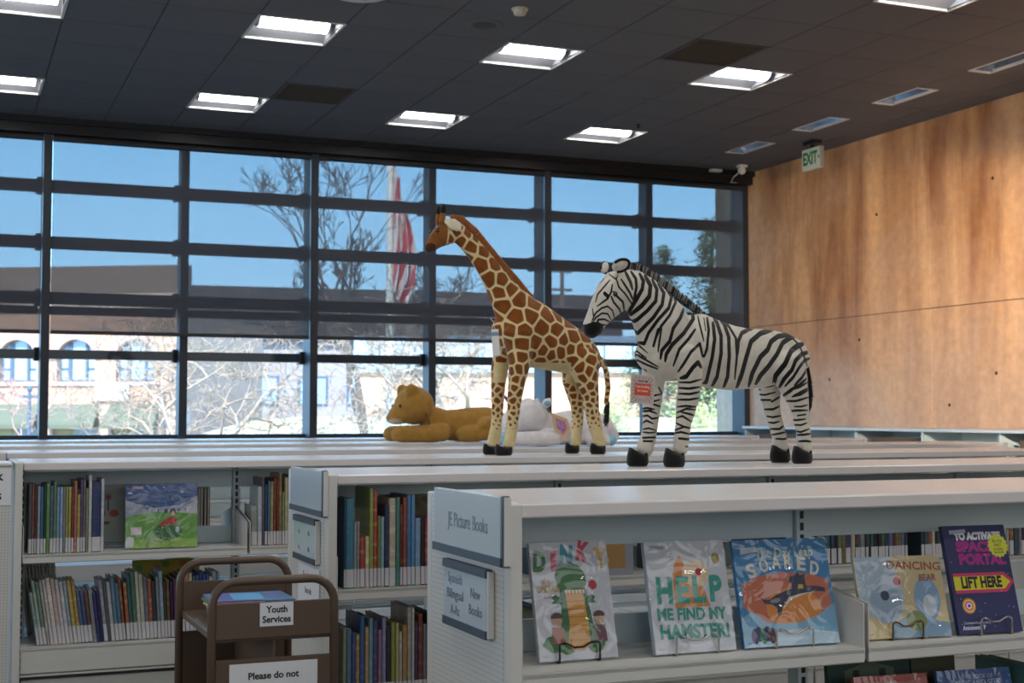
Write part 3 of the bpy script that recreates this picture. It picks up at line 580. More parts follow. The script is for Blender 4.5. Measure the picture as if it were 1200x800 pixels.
def easel(x, y, z, rz, wd, mat, tilt=14, label='', d=.055):
    t = thing('book_stand', label, 'book stand', (x, y, z), math.radians(rz), 'wire book stands')
    for sgn in (-1, 1):
        X = sgn * wd / 2; k = math.tan(math.radians(tilt))
        MB().tube([(X * .8, -.020, .048), (X * .98, -.022, .044), (X, -.022, .036), (X, -.022, .004), (X, -.018, .0028), (X, .0, .0028), (X, d, .0028), (X, d + .018, .0028), (X, d + .018 + .1 * k, .10)], .0024, 7).build('leg', mat, t, smooth=True)
    MB().tube([(-wd * .40, -.020, .048), (-wd * .28, -.019, .045), (-wd * .12, -.018, .036), (wd * .12, -.018, .036), (wd * .28, -.019, .045), (wd * .40, -.020, .048)], .0024, 7).build('lip', mat, t, smooth=True)
    MB().tube([(-wd / 2, d + .018 + .1 * k, .10), (-wd * .3, d + .018 + .12 * k, .115), (wd * .3, d + .018 + .12 * k, .115), (wd / 2, d + .018 + .1 * k, .10)], .0024, 7).build('back_loop', mat, t, smooth=True)
EZ = .0055
G1, G2, OR, TAN = pm('#3f7a48'), pm('#2f6a40'), pm('#d59a3c'), pm('#c9a878')
# 1 dinosaur book
c = Cover('picture_book', 'white picture book titled DINKY with a green dinosaur cover, on black stand', 1.299, 2.977, ZS + EZ, .205, .28, .016, 0, 14, '#c9cdd6', roll=0)
for ch, u, v, col, rt in (('D', .11, .825, '#3f7a48', .12), ('I', .29, .83, '#d0607e', .05), ('N', .46, .875, '#3f9ab0', .12), ('K', .68, .90, '#c8405a', .25), ('Y', .90, .84, '#d9a83c', -.06)): c.text(ch, u, v, .062, .16 if ch != 'I' else .07, pm(col), bold=.004, rot=rt)
c.text('the', .17, .665, .02, .10, pm('#a8905c'), bold=.0005); c.text('DINOSAUR', .20, .60, .024, .29, pm('#b59a5c'), bold=.001); c.poly('underline', [(.13, .525), (.27, .53), (.27, .537), (.13, .532)], pm('#c8405a'))
c.poly('tail', [(.05, .14), (.12, .20), (.28, .22), (.38, .14), (.35, .07), (.16, .07)], G1)
c.poly('body', [(.33, .60), (.66, .60), (.70, .40), (.74, .20), (.70, .10), (.34, .10), (.30, .24), (.33, .42)], G2)
c.ell('leg', .36, .17, .13, .17, G1); c.ell('leg', .73, .17, .13, .17, G1)
c.poly('belly', [(.40, .60), (.62, .60), (.66, .30), (.66, .12), (.58, .08), (.42, .08), (.38, .14), (.42, .30)], OR)
for k in range(7): c.poly('belly_line', [(.41 + .0 * k, .16 + k * .065), (.65, .16 + k * .065), (.65, .166 + k * .065), (.41, .166 + k * .065)], pm('#a8702c'))
c.poly('arm', [(.34, .52), (.27, .55), (.22, .53), (.25, .50), (.21, .48), (.34, .47)], G2); c.poly('arm', [(.66, .52), (.73, .54), (.78, .52), (.75, .49), (.79, .47), (.66, .47)], G2)
c.poly('head', [(.31, .62), (.29, .70), (.31, .78), (.38, .815), (.50, .815), (.60, .79), (.67, .72), (.68, .63), (.64, .59), (.36, .58)], G1)
for k in range(6): c.poly('tooth', [(.39 + k * .045, .585), (.43 + k * .045, .585), (.41 + k * .045, .545)], pm('#e6e4d8'))
for u in (.26, .80):
    c.poly('child_body', [(u - .07, .28), (u + .07, .28), (u + .08, .14), (u - .08, .14)], pm('#a05a4a' if u < .5 else '#6a4a52')); c.ell('child_face', u, .335, .065, .065, pm('#c09a84')); c.ell('child_hair', u, .36, .075, .055, pm('#4a3a34'), arc=(-.2, PI + .2))
c.ell('red_sticker', .76, .62, .055, .055, STICK)
easel(1.398, 2.99, ZS, 0, .105, BLACKW, label='black wire stand holding the dinosaur book')
# 2 hamster book
c = Cover('picture_book', 'white picture book titled HELP ME FIND MY HAMSTER in teal letters', 1.598, 2.963, ZS + EZ, .222, .272, .018, -1.5, 14, '#cbd0d8')
TL = pm('#2a9a8c')
c.poly('shape', [(.30, .40), (.31, .70), (.36, .82), (.41, .87), (.46, .80), (.50, .66), (.66, .62), (.74, .40)], pm('#d58a3c')); c.ell('light_shape', .60, .70, .17, .15, pm('#e2c8a8')); c.ell('corner_badge', .87, .83, .05, .065, pm('#a08a4a'))
for ch, u in (('H', .19), ('E', .415), ('L', .62), ('P', .83)): c.text(ch, u, .545, .086, .20 if ch == 'H' else .16, TL, bold=.004, rot=.04)
c.text('ME FIND MY', .50, .335, .040, .86, TL, bold=.0015, rot=.02); c.text('HAMSTER!', .51, .18, .046, .86, TL, bold=.002, rot=.02)
c.ell('red_sticker', .64, .715, .042, .042, STICK); c.poly('barcode_label', [(.06, .93), (.26, .93), (.26, .965), (.06, .965)], pm('#9aa4ae'))
easel(1.708, 2.974, ZS, -1.5, .115, STEEL, label='silver wire stand holding the hamster book')
# 3 leaping animal book
c = Cover('picture_book', 'blue picture book titled The Day Leap SOARED with a leaping animal', 1.847, 2.963, ZS + EZ, .272, .268, .016, -3, 14, '#2f7fb4')
c.poly('orange_sky', [(.05, .58), (.25, .66), (.5, .68), (.75, .66), (.96, .60), (.97, .35), (.8, .22), (.2, .22), (.04, .38)], pm('#c06a4a')); c.ell('sun_disc', .56, .34, .29, .19, pm('#d98a3c')); 
c.poly('snow', [(0, .0), (0, .27), (.12, .33), (.26, .22), (.45, .20), (.62, .21), (.82, .27), (1, .38), (1, 0)], pm('#7ab0d0')); c.poly('snow_bank', [(.0, 0), (.3, .13), (.6, .15), (1, .10), (1, 0)], pm('#b4cfe0'))
NV = pm('#2c3350')
c.poly('animal', [(.20, .49), (.25, .435), (.31, .43), (.40, .475), (.52, .515), (.62, .53), (.74, .545), (.84, .54), (.92, .52), (.92, .485), (.82, .49), (.72, .475), (.62, .455), (.52, .42), (.45, .37), (.42, .29), (.385, .275), (.385, .35), (.34, .385), (.26, .395)], NV); c.poly('animal_head', [(.56, .50), (.575, .57), (.535, .60), (.545, .635), (.61, .645), (.65, .68), (.67, .645), (.735, .665), (.715, .60), (.73, .53)], NV)
c.poly('animal_collar', [(.63, .52), (.69, .52), (.69, .56), (.64, .56)], pm('#c8b43c')); c.poly('animal_belly', [(.44, .33), (.54, .42), (.66, .46), (.80, .488), (.66, .475), (.52, .445)], pm('#d8d4c8'))
for k in range(5): c.ell('crowd', .12 + k * .045, .10 + .02 * (k % 2), .04, .07, pm(('#4a2c6a', '#2c4a6a', '#3a7a5a', '#24305a', '#5a3a4a')[k]))
c.text('The Day Leap', .53, .865, .034, .62, pm('#b8c4b8'), bold=.0006)
for k, ch in enumerate('SOARED'): a = (k - 2.5) / 2.5; c.text(ch, .50 + .335 * a, .775 - .075 * a * a, .048, .095, pm('#cfcfc0'), bold=.0016, rot=.22 * a)
c.ell('red_sticker', .475, .655, .034, .034, STICK); c.poly('barcode_label', [(.07, .86), (.24, .885), (.24, .935), (.07, .915)], pm('#c4ccd2'))
easel(1.985, 2.969, ZS, -3, .105, STEEL, label='silver wire stand holding the blue leaping animal book')
# 4 pale animals book
c = Cover('picture_book', 'cream and pale blue picture book of big animals under shiny plastic', 2.200, 2.955, ZS + EZ, .258, .212, .012, -6, 15, '#c9b88c')
c.poly('pale_animal', [(0, .35), (0, 1), (.42, 1), (.46, .8), (.52, .55), (.50, .35), (.40, .22), (.18, .24)], pm('#a9bccb')); c.ell('muzzle', .30, .42, .18, .20, pm('#93abc0')); c.ell('nose', .30, .52, .05, .05, pm('#2c3a58')); c.ell('second_animal', .78, .46, .15, .22, pm('#7fa3c4')); c.ell('second_face', .80, .38, .08, .11, pm('#c0ccd8'))
c.poly('blue_ground', [(.3, 0), (.36, .18), (.55, .28), (.75, .22), (1, .16), (1, 0)], pm('#7a9ab4')); c.ell('green_bush', .62, .20, .12, .10, pm('#7a8a5a'))
c.text('DANCING', .68, .87, .03, .62, pm('#a0523c'), bold=.0006, rot=.05); c.text('BEAR', .82, .72, .024, .2, pm('#a0523c'), bold=.0006); c.ell('red_sticker', .46, .69, .042, .042, STICK)
easel(2.325, 2.958, ZS, -6, .09, M('bronze_wire', '#6a5638', .35, metal=.8), tilt=15, label='bronze wire stand holding the pale animals book')
# 5 space book
c = Cover('picture_book', 'navy picture book titled TO ACTIVATE SPACE PORTAL with a yellow arrow', 2.482, 2.928, ZS + EZ, .198, .288, .016, -5, 15, '#262c5c', film=False)
c.text('TO ACTIVATE', .54, .895, .026, .74, pm('#e0e2ea'), bold=.002); MG = pm('#b0208a'); c.text('SPACE', .47, .795, .036, .60, MG, bold=.0022, rot=.02); c.text('PORTAL', .56, .675, .038, .74, MG, bold=.0022, rot=.02)
c.poly('arrow_edge', [(.05, .37), (.05, .555), (.86, .555), (1.0, .465), (.86, .37)], pm('#d0386a')); c.poly('arrow', [(.05, .40), (.05, .525), (.83, .525), (.94, .465), (.83, .40)], pm('#e2d824')); c.text('LIFT HERE', .48, .462, .040, .64, pm('#1c1c20'), bold=.002)
for r_, cc in ((.105, '#c8842c'), (.085, '#e0cf4a'), (.065, '#c83a8a'), (.045, '#f0d0e0'), (.022, '#2c3a8a')): c.ell('badge_ring', .22, .255, r_, r_, pm(cc))
c.poly('starburst', [(.84 + (.145 if k % 2 else .165) * math.cos(k * PI / 16), .80 + (.145 if k % 2 else .165) * .69 * math.sin(k * PI / 16)) for k in range(32)], pm('#d8d83c'))
for k, (s_, z_) in enumerate((('Be the', .845), ('FIRST', .805), ('to explore', .77), ('new worlds', .74))): c.text(s_, .84, z_, .012, .15 if k != 1 else .11, pm('#3c4a2c'), name='small_print')
c.text('Transmission brought to you by', .30, .10, .010, .42, pm('#c9cede')); c.text('Antoinette P', .24, .055, .016, .36, pm('#dfe2ee'), bold=.0003); c.poly('barcode_label', [(.10, .92), (.36, .93), (.36, .965), (.10, .955)], pm('#aab2c4'))
rs = random.Random(5)
for k in range(26): c.ell('star', rs.random() * .9 + .05, rs.random() * .9 + .05, .005 + .006 * rs.random(), .006, pm('#c4cce6'), n=6)
easel(2.590, 2.930, ZS, -5, .095, STEEL, tilt=15, label='silver wire stand holding the navy space book')
# books on the base shelf of the nearest bookcase
c = Cover('picture_book', 'red-topped picture book in shiny plastic on the bottom shelf, left one', 2.205, 2.955, .3055, .222, .285, .014, -4, 13, '#b04a40'); c.poly('pale_band', [(0, 0), (0, .88), (.3, .95), (.7, .93), (1, .97), (1, 0)], pm('#b4706a')); c.poly('peak', [(.4, .8), (.5, .96), (.62, .8)], pm('#c9ccd0'))
easel(2.315, 2.960, .3, -4, .10, STEEL, tilt=13, label='silver wire stand below the pale animals book')
c = Cover('picture_book', 'blue picture book in shiny plastic on the bottom shelf, right one', 2.460, 2.940, .3055, .235, .285, .014, -4, 13, '#2f5f9e'); c.text('THE BOOK OF', .55, .93, .016, .4, pm('#b8c8d8')); c.text('HIDE AND SEEK', .55, .87, .022, .6, pm('#c0cede')); c.ell('red_sticker', .47, .80, .04, .04, STICK)
easel(2.575, 2.945, .3, -4, .10, STEEL, tilt=13, label='silver wire stand below the navy space book')
c = Cover('picture_book', 'pale picture book edge on the bottom shelf below the blue leaping cover', 1.86, 2.965, .3055, .26, .265, .014, -2, 13, '#c3b4b0'); c.text('STORIES', .5, .9, .024, .6, pm('#a05a5a'))
easel(1.99, 2.970, .3, -2, .10, STEEL, tilt=13, label='silver wire stand below the blue leaping cover')
c = Cover('picture_book', 'dark green picture book with houses, standing behind the bottom shelf stands', 2.20, 3.10, .301, .27, .31, .016, 0, 4, '#23453f', film=False); c.poly('house', [(.2, .75), (.2, .9), (.5, .97), (.8, .9), (.8, .75)], pm('#5a6a54')); c.poly('window', [(.3, .84), (.38, .84), (.38, .9), (.3, .9)], pm('#1c2a2c')); c.poly('window', [(.62, .84), (.70, .84), (.70, .9), (.62, .9)], pm('#1c2a2c'))
c = Cover('picture_book', 'olive picture book standing behind the bottom shelf stands', 2.475, 3.10, .301, .15, .31, .016, 0, 4, '#4a4c34', film=False)
# far bookcase face-out books
c = Cover('picture_book', 'blue and green picture book with a red figure on grass, top left shelf', .735, 6.150, ZS + EZ, .305, .278, .012, -3, 8, '#33599a', film=True)
c.poly('grey_cloud', [(0, .38), (0, .74), (.4, .62), (.75, .66), (1, .80), (1, .38)], pm('#8f9aae')); c.poly('light_beam', [(.55, .46), (1, .74), (1, .46)], pm('#b0b4bc')); c.poly('grass', [(0, 0), (0, .47), (.15, .53), (.45, .55), (.75, .54), (1, .52), (1, 0)], pm('#5f9a3c')); c.poly('light_grass', [(0, 0), (.1, .12), (.5, .16), (1, .12), (1, 0)], pm('#86b04a')); c.ell('grass_shadow', .58, .25, .20, .12, pm('#2f6a34'))
c.poly('figure_coat', [(.46, .36), (.52, .42), (.64, .49), (.70, .46), (.73, .35), (.62, .36), (.50, .33)], pm('#a8342a')); c.ell('figure_head', .655, .56, .045, .05, pm('#2c2c4a')); c.ell('figure_face', .655, .53, .03, .03, pm('#c09a84')); c.ell('figure_hand', .72, .28, .03, .04, pm('#b4c4d0'))
for k, ch in enumerate('CLIPPT'): c.text(ch, .38 + k * .09, .565, .026, .045, pm('#4a4a58'))
for u, v in ((.12, .80), (.24, .66), (.34, .70)): c.poly('leaf_sprig', [(u, v), (u + .06, v - .09), (u + .09, v - .02), (u + .05, v - .03)], pm('#3c5a6a'))
c.poly('sticker', [(.07, .20), (.22, .21), (.22, .33), (.07, .32)], pm('#c8bcc4')); c.poly('corner_sticker', [(0, .02), (.11, .02), (.12, .17), (.03, .18), (0, .12)], pm('#c0c2be')); c.poly('barcode_label', [(.09, .92), (.24, .92), (.24, .96), (.09, .96)], pm('#b09aa4'))
easel(.875, 6.155, ZS, -3, .092, STEEL, tilt=8, label='silver wire stand holding the green grass book', d=.04)
c = Cover('picture_book', 'grey-green picture book with a red snail shape, leaning at the shelf back', .615, 6.34, ZS + .018, .155, .255, .012, 0, 5, '#8a9488', film=False)
RD = pm('#9a2c2a'); c.ell('red_shape', .16, .50, .20, .20, RD); c.ell('red_shape', .60, .50, .13, .10, RD); c.ell('eye_ring', .14, .54, .08, .08, pm('#c08a7a')); c.poly('red_base', [(.0, .31), (.45, .31), (.5, .36), (0, .38)], pm('#7a2826')); c.poly('stalk', [(.42, .55), (.46, .55), (.46, .72), (.42, .72)], pm('#5a2a28'))
for k in range(8): a = k * PI / 4; c.poly('petal', [(.44 + .03 * math.cos(a + 1.5), .78 + .018 * math.sin(a + 1.5)), (.44 + .17 * math.cos(a), .78 + .10 * math.sin(a)), (.44 + .03 * math.cos(a - 1.5), .78 + .018 * math.sin(a - 1.5))], pm('#7a3030'))
c = Cover('picture_book', 'yellow and green picture book on the far side of the bottom shelf', .80, 6.42, .301, .30, .31, .012, 0, 2, '#b8a82c', film=False, group='books low on the far side of that bookcase')
for k in range(7): c.ell('blossom', .1 + k * .13, .88 + .05 * (k % 2), .06, .05, pm(('#6a9a34', '#d0a02c', '#c8782c')[k % 3]))
c = Cover('picture_book', 'birdhouse picture book seen between the first two face-out covers', 2.178, 4.52, ZS, .17, .25, .012, 0, 4, '#8a9098', film=False)
c.poly('birdhouse', [(.18, .1), (.18, .62), (.48, .85), (.80, .62), (.80, .1)], pm('#a07c48')); c.poly('roof', [(.08, .58), (.48, .93), (.90, .58), (.86, .54), (.48, .84), (.12, .54)], pm('#6a4c2c')); c.ell('entrance', .48, .55, .08, .09, pm('#3a2a1c')); c.poly('title_strip', [(.1, .9), (.9, .9), (.9, .98), (.1, .98)], pm('#aab4bc'))
c = Cover('picture_book', 'dark navy book standing face-on behind the pale animals book', 2.76, 4.50, ZS, .25, .28, .014, 0, 3, '#1f2438', film=False)
# ------------------------------------------------------------------ brown book cart
BR = M('brown_cart_enamel', '#5e4c3e', .38, noise=(5, .05), spec=.5)
t = thing('book_cart', 'brown metal book cart with rounded tube handles and Youth Services sign', 'cart', (.862, 3.83, 0))
def hoop(y): 
    p = [(-.172, y, .10), (-.172, y, .74)]; r = .068
    p += [(-.172 + r - r * math.cos(a), y, .74 + r * math.sin(a)) for a in [PI / 2 * k / 7 for k in range(1, 8)]]
    p += [(.172 - r + r * math.sin(a), y, .74 + r * math.cos(a)) for a in [PI / 2 * k / 7 for k in range(0, 7)]] + [(.172, y, .74), (.172, y, .10)]
    return p
for y in (0, .56): MB().tube(hoop(y), .0125, 10).build('handle_frame', BR, t, smooth=True)
for y in (0, .56):
    box('end_panel', BR, t, -.162, .162, y - .006, y + .006, .650, .748, c=.002); box('lower_end_panel', BR, t, -.162, .162, y - .006, y + .006, .26, .595, c=.002)
box('shelf', BR, t, -.166, .166, .007, .553, .640, .660, c=.002)
box('lower_shelf', BR, t, -.166, .166, .007, .553, .26, .28, c=.002)
box('centre_panel', BR, t, .0, .006, .007, .553, .28, .64)
for x in (-.150, .150):
    for y in (0, .56):
        w = box('caster', STEEL, t, x - .014, x + .014, y - .02, y + .02, .07, .10, c=.003); MB().tube([(x - .012, y, .04), (x + .012, y, .04)], .04, 16).build('wheel', M('rubber', '#1c1c1c', .6), w)
def cartsign(label, x0, x1, z0, z1, lines, sz):
    s = thing('paper_sign', label, 'sign', (.862 + (x0 + x1) / 2, 3.8225, z0)); w = (x1 - x0) / 2
    box('sheet', PAPER, s, -w, w, -.0012, .0, 0, z1 - z0)
    for body, z, wd in lines: text(body, INK, s, (0, -.0016, z), (PI / 2, 0, 0), sz, wd, bold=.0007, ex=.0002)
cartsign('small white paper sign reading Youth Services on the cart', -.041, .053, .682, .747, [('Youth', .045, .060), ('Services', .018, .080)], .026)
cartsign('large white paper sign asking please do not, on the cart', -.124, .123, .37, .583, [('Please do not', .177, .142), ('reshelve items', .142, .150)], .026)
rr = random.Random(4)
for k, (c, th, lb) in enumerate((('#7a8aa4', .016, 'cream paged book at the bottom of the pile on the cart'), ('#3c6a8a', .017, 'middle book of the pile lying on the brown cart'), ('#c2b890', .012, 'thin pale book in the pile lying on the brown cart'), ('#5a9a4c', .006, 'green edged thin book near the top of the cart pile'), ('#2f78b8', .008, 'blue and red picture book on top of the cart pile'))):
    z = .6605 + [0, .0165, .0340, .0465, .053][k]
    b = book((.74 + [.03, .02, .0, 0, .01][k], 4.06 + [.03, .02, 0, 0, .01][k], z), th, .24, .20, c, 0, lb, 'books piled on the cart')
    b.rotation_euler = (0, PI / 2, 0); b.rotation_euler = Euler((0, PI / 2, 0)); b.location.z = z + th / 2
    b.location.x = .735 + [.02, .016, .004, 0, .006][k]
tp = thing('book', 'red striped slim book overlapping the top of the cart pile', 'book', (.74, 4.03, .7215), -.1, 'books piled on the cart'); box('cover', pm('#c04a5a'), tp, 0, .14, 0, .19, 0, .002); box('pages', PAGES, tp, .002, .138, .003, .187, .002, .005); box('back_cover', pm('#3a4a9a'), tp, 0, .14, 0, .19, .005, .007); box('picture', pm('#4aa0d0'), tp, .05, .14, .02, .17, .0071, .0076)
# ------------------------------------------------------------------ plush animals (profiles in metres: x forward, z up, radius)
Z_TORSO=[(0.457,0.433,0.0461),(0.423,0.431,0.0763),(0.357,0.436,0.1071),(0.266,0.458,0.127),(0.174,0.46,0.1436),(0.096,0.441,0.1387),(0.0,0.429,0.1315),(-0.097,0.428,0.123),(-0.196,0.433,0.1181),(-0.297,0.438,0.1031),(-0.374,0.432,0.0776),(-0.41,0.42,0.0427)]
Z_NECK=[(0.326,0.489,0.131),(0.363,0.552,0.126),(0.407,0.609,0.1046),(0.456,0.653,0.0903),(0.51,0.685,0.0806),(0.553,0.7,0.0631)]
Z_HEAD=[(0.539,0.701,0.0666),(0.563,0.679,0.0802),(0.606,0.643,0.0729),(0.643,0.599,0.0578),(0.674,0.556,0.044),(0.693,0.524,0.0406),(0.702,0.505,0.0292)]
Z_LF=[[(0.286,0.441,0.0603),(0.271,0.383,0.0534),(0.273,0.337,0.0487),(0.281,0.279,0.0463),(0.295,0.221,0.0416),(0.308,0.163,0.0322),(0.316,0.112,0.0322),(0.325,0.058,0.031)],[(0.316,0.422,0.0591),(0.339,0.362,0.0541),(0.347,0.321,0.047),(0.35,0.268,0.0411),(0.357,0.209,0.0363),(0.362,0.151,0.0316),(0.374,0.104,0.0327),(0.394,0.056,0.0349)]]
Z_LH=[[(-0.239,0.417,0.0831),(-0.258,0.368,0.0758),(-0.279,0.32,0.0637),(-0.301,0.271,0.0515),(-0.317,0.222,0.0393),(-0.323,0.173,0.0343),(-0.336,0.124,0.0307),(-0.342,0.053,0.0319)],[(-0.294,0.397,0.0702),(-0.277,0.347,0.06),(-0.279,0.297,0.0499),(-0.282,0.247,0.0412),(-0.295,0.197,0.0362),(-0.316,0.147,0.0325),(-0.331,0.103,0.0325),(-0.337,0.056,0.035)]]
Z_HOOF=[(0.348,0.028,0.0423),(0.419,0.029,0.0429),(-0.331,0.026,0.044),(-0.339,0.037,0.0437)]
Z_EAR=[(0.577,0.77,0.0321),(0.538,0.753,0.0115),(0.617,0.771,0.0228)]
Z_MANE=[(0.538,0.772,0.0161),(0.487,0.765,0.0162),(0.429,0.747,0.0163),(0.369,0.721,0.0164),(0.31,0.689,0.0153),(0.249,0.653,0.0142),(0.188,0.621,0.0119),(0.133,0.593,0.0072)]
Z_TAIL=[(-0.401,0.46,0.0075),(-0.431,0.398,0.0088),(-0.442,0.348,0.0101),(-0.447,0.285,0.0113),(-0.439,0.222,0.0063)]
Z_EYE=[(0.624,0.654,0.0063)]
Z_TAG=[(0.572,0.349,0.0011),(0.443,0.358,0.0011),(0.439,0.245,0.0011),(0.561,0.236,0.0011)]
Z_MUZZLE=([(0.713,0.527),(0.692,0.508),(0.661,0.5)],0.0232)
Z_ST=[([(0.534,0.747),(0.523,0.73),(0.509,0.708),(0.5,0.681)],0.0054),([(0.506,0.749),(0.483,0.723),(0.48,0.691),(0.489,0.655),(0.495,0.627)],0.005),([(0.463,0.742),(0.446,0.716),(0.452,0.684),(0.478,0.646),(0.507,0.609),(0.524,0.585)],0.0064),([(0.437,0.737),(0.411,0.7),(0.417,0.658),(0.455,0.62),(0.518,0.577)],0.0071),([(0.402,0.723),(0.379,0.687),(0.385,0.641),(0.426,0.603),(0.478,0.565),(0.513,0.55)],0.006),([(0.373,0.711),(0.344,0.675),(0.353,0.629),(0.397,0.577),(0.455,0.529),(0.479,0.51),(0.51,0.53)],0.006),([(0.577,0.716),(0.566,0.687),(0.535,0.662),(0.512,0.636),(0.498,0.618)],0.0031),([(0.554,0.717),(0.534,0.693),(0.512,0.667),(0.495,0.636)],0.0038),([(0.591,0.668),(0.574,0.651),(0.546,0.63),(0.538,0.585)],0.0038),([(0.602,0.649),(0.591,0.628),(0.563,0.602),(0.555,0.58)],0.0034),([(0.597,0.695),(0.602,0.667),(0.619,0.64),(0.669,0.609)],0.0031),([(0.633,0.659),(0.619,0.649)],0.0058),([(0.586,0.565),(0.597,0.596),(0.619,0.611),(0.647,0.603),(0.675,0.584),(0.686,0.566)],0.0027),([(0.603,0.56),(0.619,0.582),(0.647,0.583),(0.675,0.566),(0.689,0.548)],0.0027),([(0.608,0.551),(0.636,0.561),(0.664,0.558),(0.678,0.535),(0.681,0.522)],0.0029),([(0.62,0.539),(0.647,0.54),(0.664,0.531),(0.672,0.517)],0.0025),([(0.635,0.717),(0.663,0.691),(0.685,0.668),(0.697,0.636),(0.705,0.605)],0.002),([(0.608,0.712),(0.636,0.684),(0.666,0.655),(0.677,0.624)],0.0025),([(0.691,0.601),(0.686,0.566),(0.697,0.548)],0.0022),([(0.613,0.734),(0.58,0.716),(0.568,0.732)],0.0022),([(0.346,0.707),(0.305,0.663),(0.32,0.617),(0.374,0.569),(0.421,0.517),(0.444,0.475)],0.0055),([(0.293,0.669),(0.285,0.641),(0.315,0.589),(0.362,0.541),(0.392,0.486)],0.0046),([(0.266,0.661),(0.261,0.642)],0.0032),([(0.415,0.525),(0.444,0.474),(0.473,0.478)],0.0055),([(0.374,0.531),(0.398,0.466)],0.0046),([(0.496,0.495),(0.467,0.464),(0.427,0.438)],0.0027),([(0.496,0.455),(0.462,0.433),(0.433,0.418)],0.0027),([(0.485,0.432),(0.445,0.415),(0.375,0.385)],0.0032),([(0.479,0.41),(0.433,0.393),(0.375,0.376)],0.0032),([(0.468,0.383),(0.434,0.368)],0.0027),([(0.357,0.536),(0.369,0.481),(0.375,0.444)],0.0037),([(0.243,0.619),(0.261,0.581),(0.298,0.538),(0.316,0.487),(0.357,0.449),(0.363,0.417)],0.006),([(0.204,0.611),(0.195,0.579),(0.244,0.521),(0.304,0.473),(0.334,0.436),(0.34,0.408)],0.0065),([(0.186,0.537),(0.22,0.499),(0.268,0.456),(0.299,0.391)],0.0051),([(0.148,0.431),(0.162,0.482),(0.208,0.448),(0.245,0.401),(0.275,0.368)],0.0049),([(0.157,0.389),(0.172,0.407),(0.197,0.388),(0.233,0.35),(0.263,0.343)],0.007),([(0.171,0.589),(0.159,0.547),(0.141,0.492)],0.0037),([(0.14,0.585),(0.131,0.534)],0.0021),([(0.123,0.585),(0.115,0.538),(0.125,0.463),(0.14,0.43)],0.0052),([(0.093,0.567),(0.09,0.553),(0.084,0.502),(0.097,0.431),(0.129,0.332),(0.151,0.315)],0.0068),([(0.086,0.584),(0.071,0.568),(0.05,0.517),(0.05,0.446),(0.073,0.351),(0.105,0.306)],0.0068),([(0.058,0.587),(0.033,0.565),(0.009,0.513),(0.007,0.433),(0.017,0.352),(0.043,0.3)],0.0069),([(0.027,0.572),(0.008,0.556),(-0.029,0.51),(-0.034,0.434),(-0.021,0.343)],0.0047),([(-0.132,0.558),(-0.1,0.548),(-0.061,0.53),(-0.042,0.496),(-0.038,0.443)],0.0067),([(-0.23,0.55),(-0.164,0.533),(-0.112,0.498),(-0.086,0.435),(-0.059,0.363),(-0.03,0.305)],0.0083),([(-0.316,0.531),(-0.263,0.524),(-0.223,0.501),(-0.203,0.466),(-0.163,0.437),(-0.117,0.368),(-0.097,0.316)],0.0083),([(-0.357,0.527),(-0.33,0.519),(-0.289,0.498),(-0.255,0.448),(-0.208,0.399),(-0.162,0.36),(-0.136,0.326)],0.0081),([(-0.404,0.496),(-0.37,0.485),(-0.336,0.465),(-0.301,0.41),(-0.247,0.361),(-0.234,0.317)],0.0094),([(-0.434,0.462),(-0.396,0.452),(-0.362,0.426),(-0.341,0.387),(-0.294,0.347),(-0.267,0.313)],0.0074),([(-0.447,0.438),(-0.413,0.427),(-0.382,0.397),(-0.348,0.357),(-0.3,0.318)],0.0054),([(-0.45,0.396),(-0.426,0.388),(-0.395,0.353),(-0.354,0.323)],0.0049),([(-0.237,0.557),(-0.323,0.536),(-0.383,0.491),(-0.407,0.452),(-0.43,0.403)],0.0034)]
Z_STN=[([(-0.36,0.351),(-0.313,0.322),(-0.266,0.302),(-0.22,0.278)],0.0049),([(-0.36,0.308),(-0.299,0.283),(-0.272,0.273)],0.0044),([(0.328,0.303),(0.278,0.301),(0.221,0.308)],0.0041),([(0.329,0.281),(0.272,0.28),(0.221,0.289)],0.0039),([(0.334,0.258),(0.278,0.258),(0.221,0.265)],0.0037),([(0.337,0.23),(0.295,0.234),(0.233,0.23)],0.0034),([(0.34,0.208),(0.295,0.222),(0.239,0.219)],0.0032),([(0.318,0.21),(0.273,0.202),(0.247,0.195)],0.0035),([(0.343,0.187),(0.312,0.195),(0.259,0.169)],0.0034),([(0.346,0.169),(0.307,0.154),(0.268,0.147)],0.0034),([(0.349,0.141),(0.307,0.152)],0.003),([(0.355,0.129),(0.319,0.133),(0.271,0.124)],0.0036),([(0.33,0.109),(0.271,0.104)],0.0037),([(0.297,0.078),(0.285,0.076)],0.0024),([(-0.271,0.301),(-0.322,0.316),(-0.364,0.335)],0.0039),([(-0.221,0.274),(-0.271,0.297)],0.0032),([(-0.277,0.274),(-0.322,0.283),(-0.367,0.302)],0.0039),([(-0.23,0.255),(-0.296,0.256),(-0.367,0.272)],0.0039),([(-0.283,0.233),(-0.321,0.233),(-0.36,0.24)],0.0032),([(-0.239,0.212),(-0.295,0.217),(-0.359,0.218)],0.0039),([(-0.301,0.196),(-0.349,0.201)],0.0028),([(-0.254,0.178),(-0.301,0.178),(-0.349,0.182)],0.0034),([(-0.269,0.159),(-0.32,0.157),(-0.355,0.166)],0.0034),([(-0.285,0.132),(-0.32,0.129),(-0.368,0.141)],0.0034),([(-0.294,0.116),(-0.338,0.118),(-0.383,0.122)],0.0039),([(-0.306,0.091),(-0.344,0.092),(-0.388,0.088)],0.0039),([(0.328,0.325),(0.271,0.325),(0.215,0.338)],0.0036)]
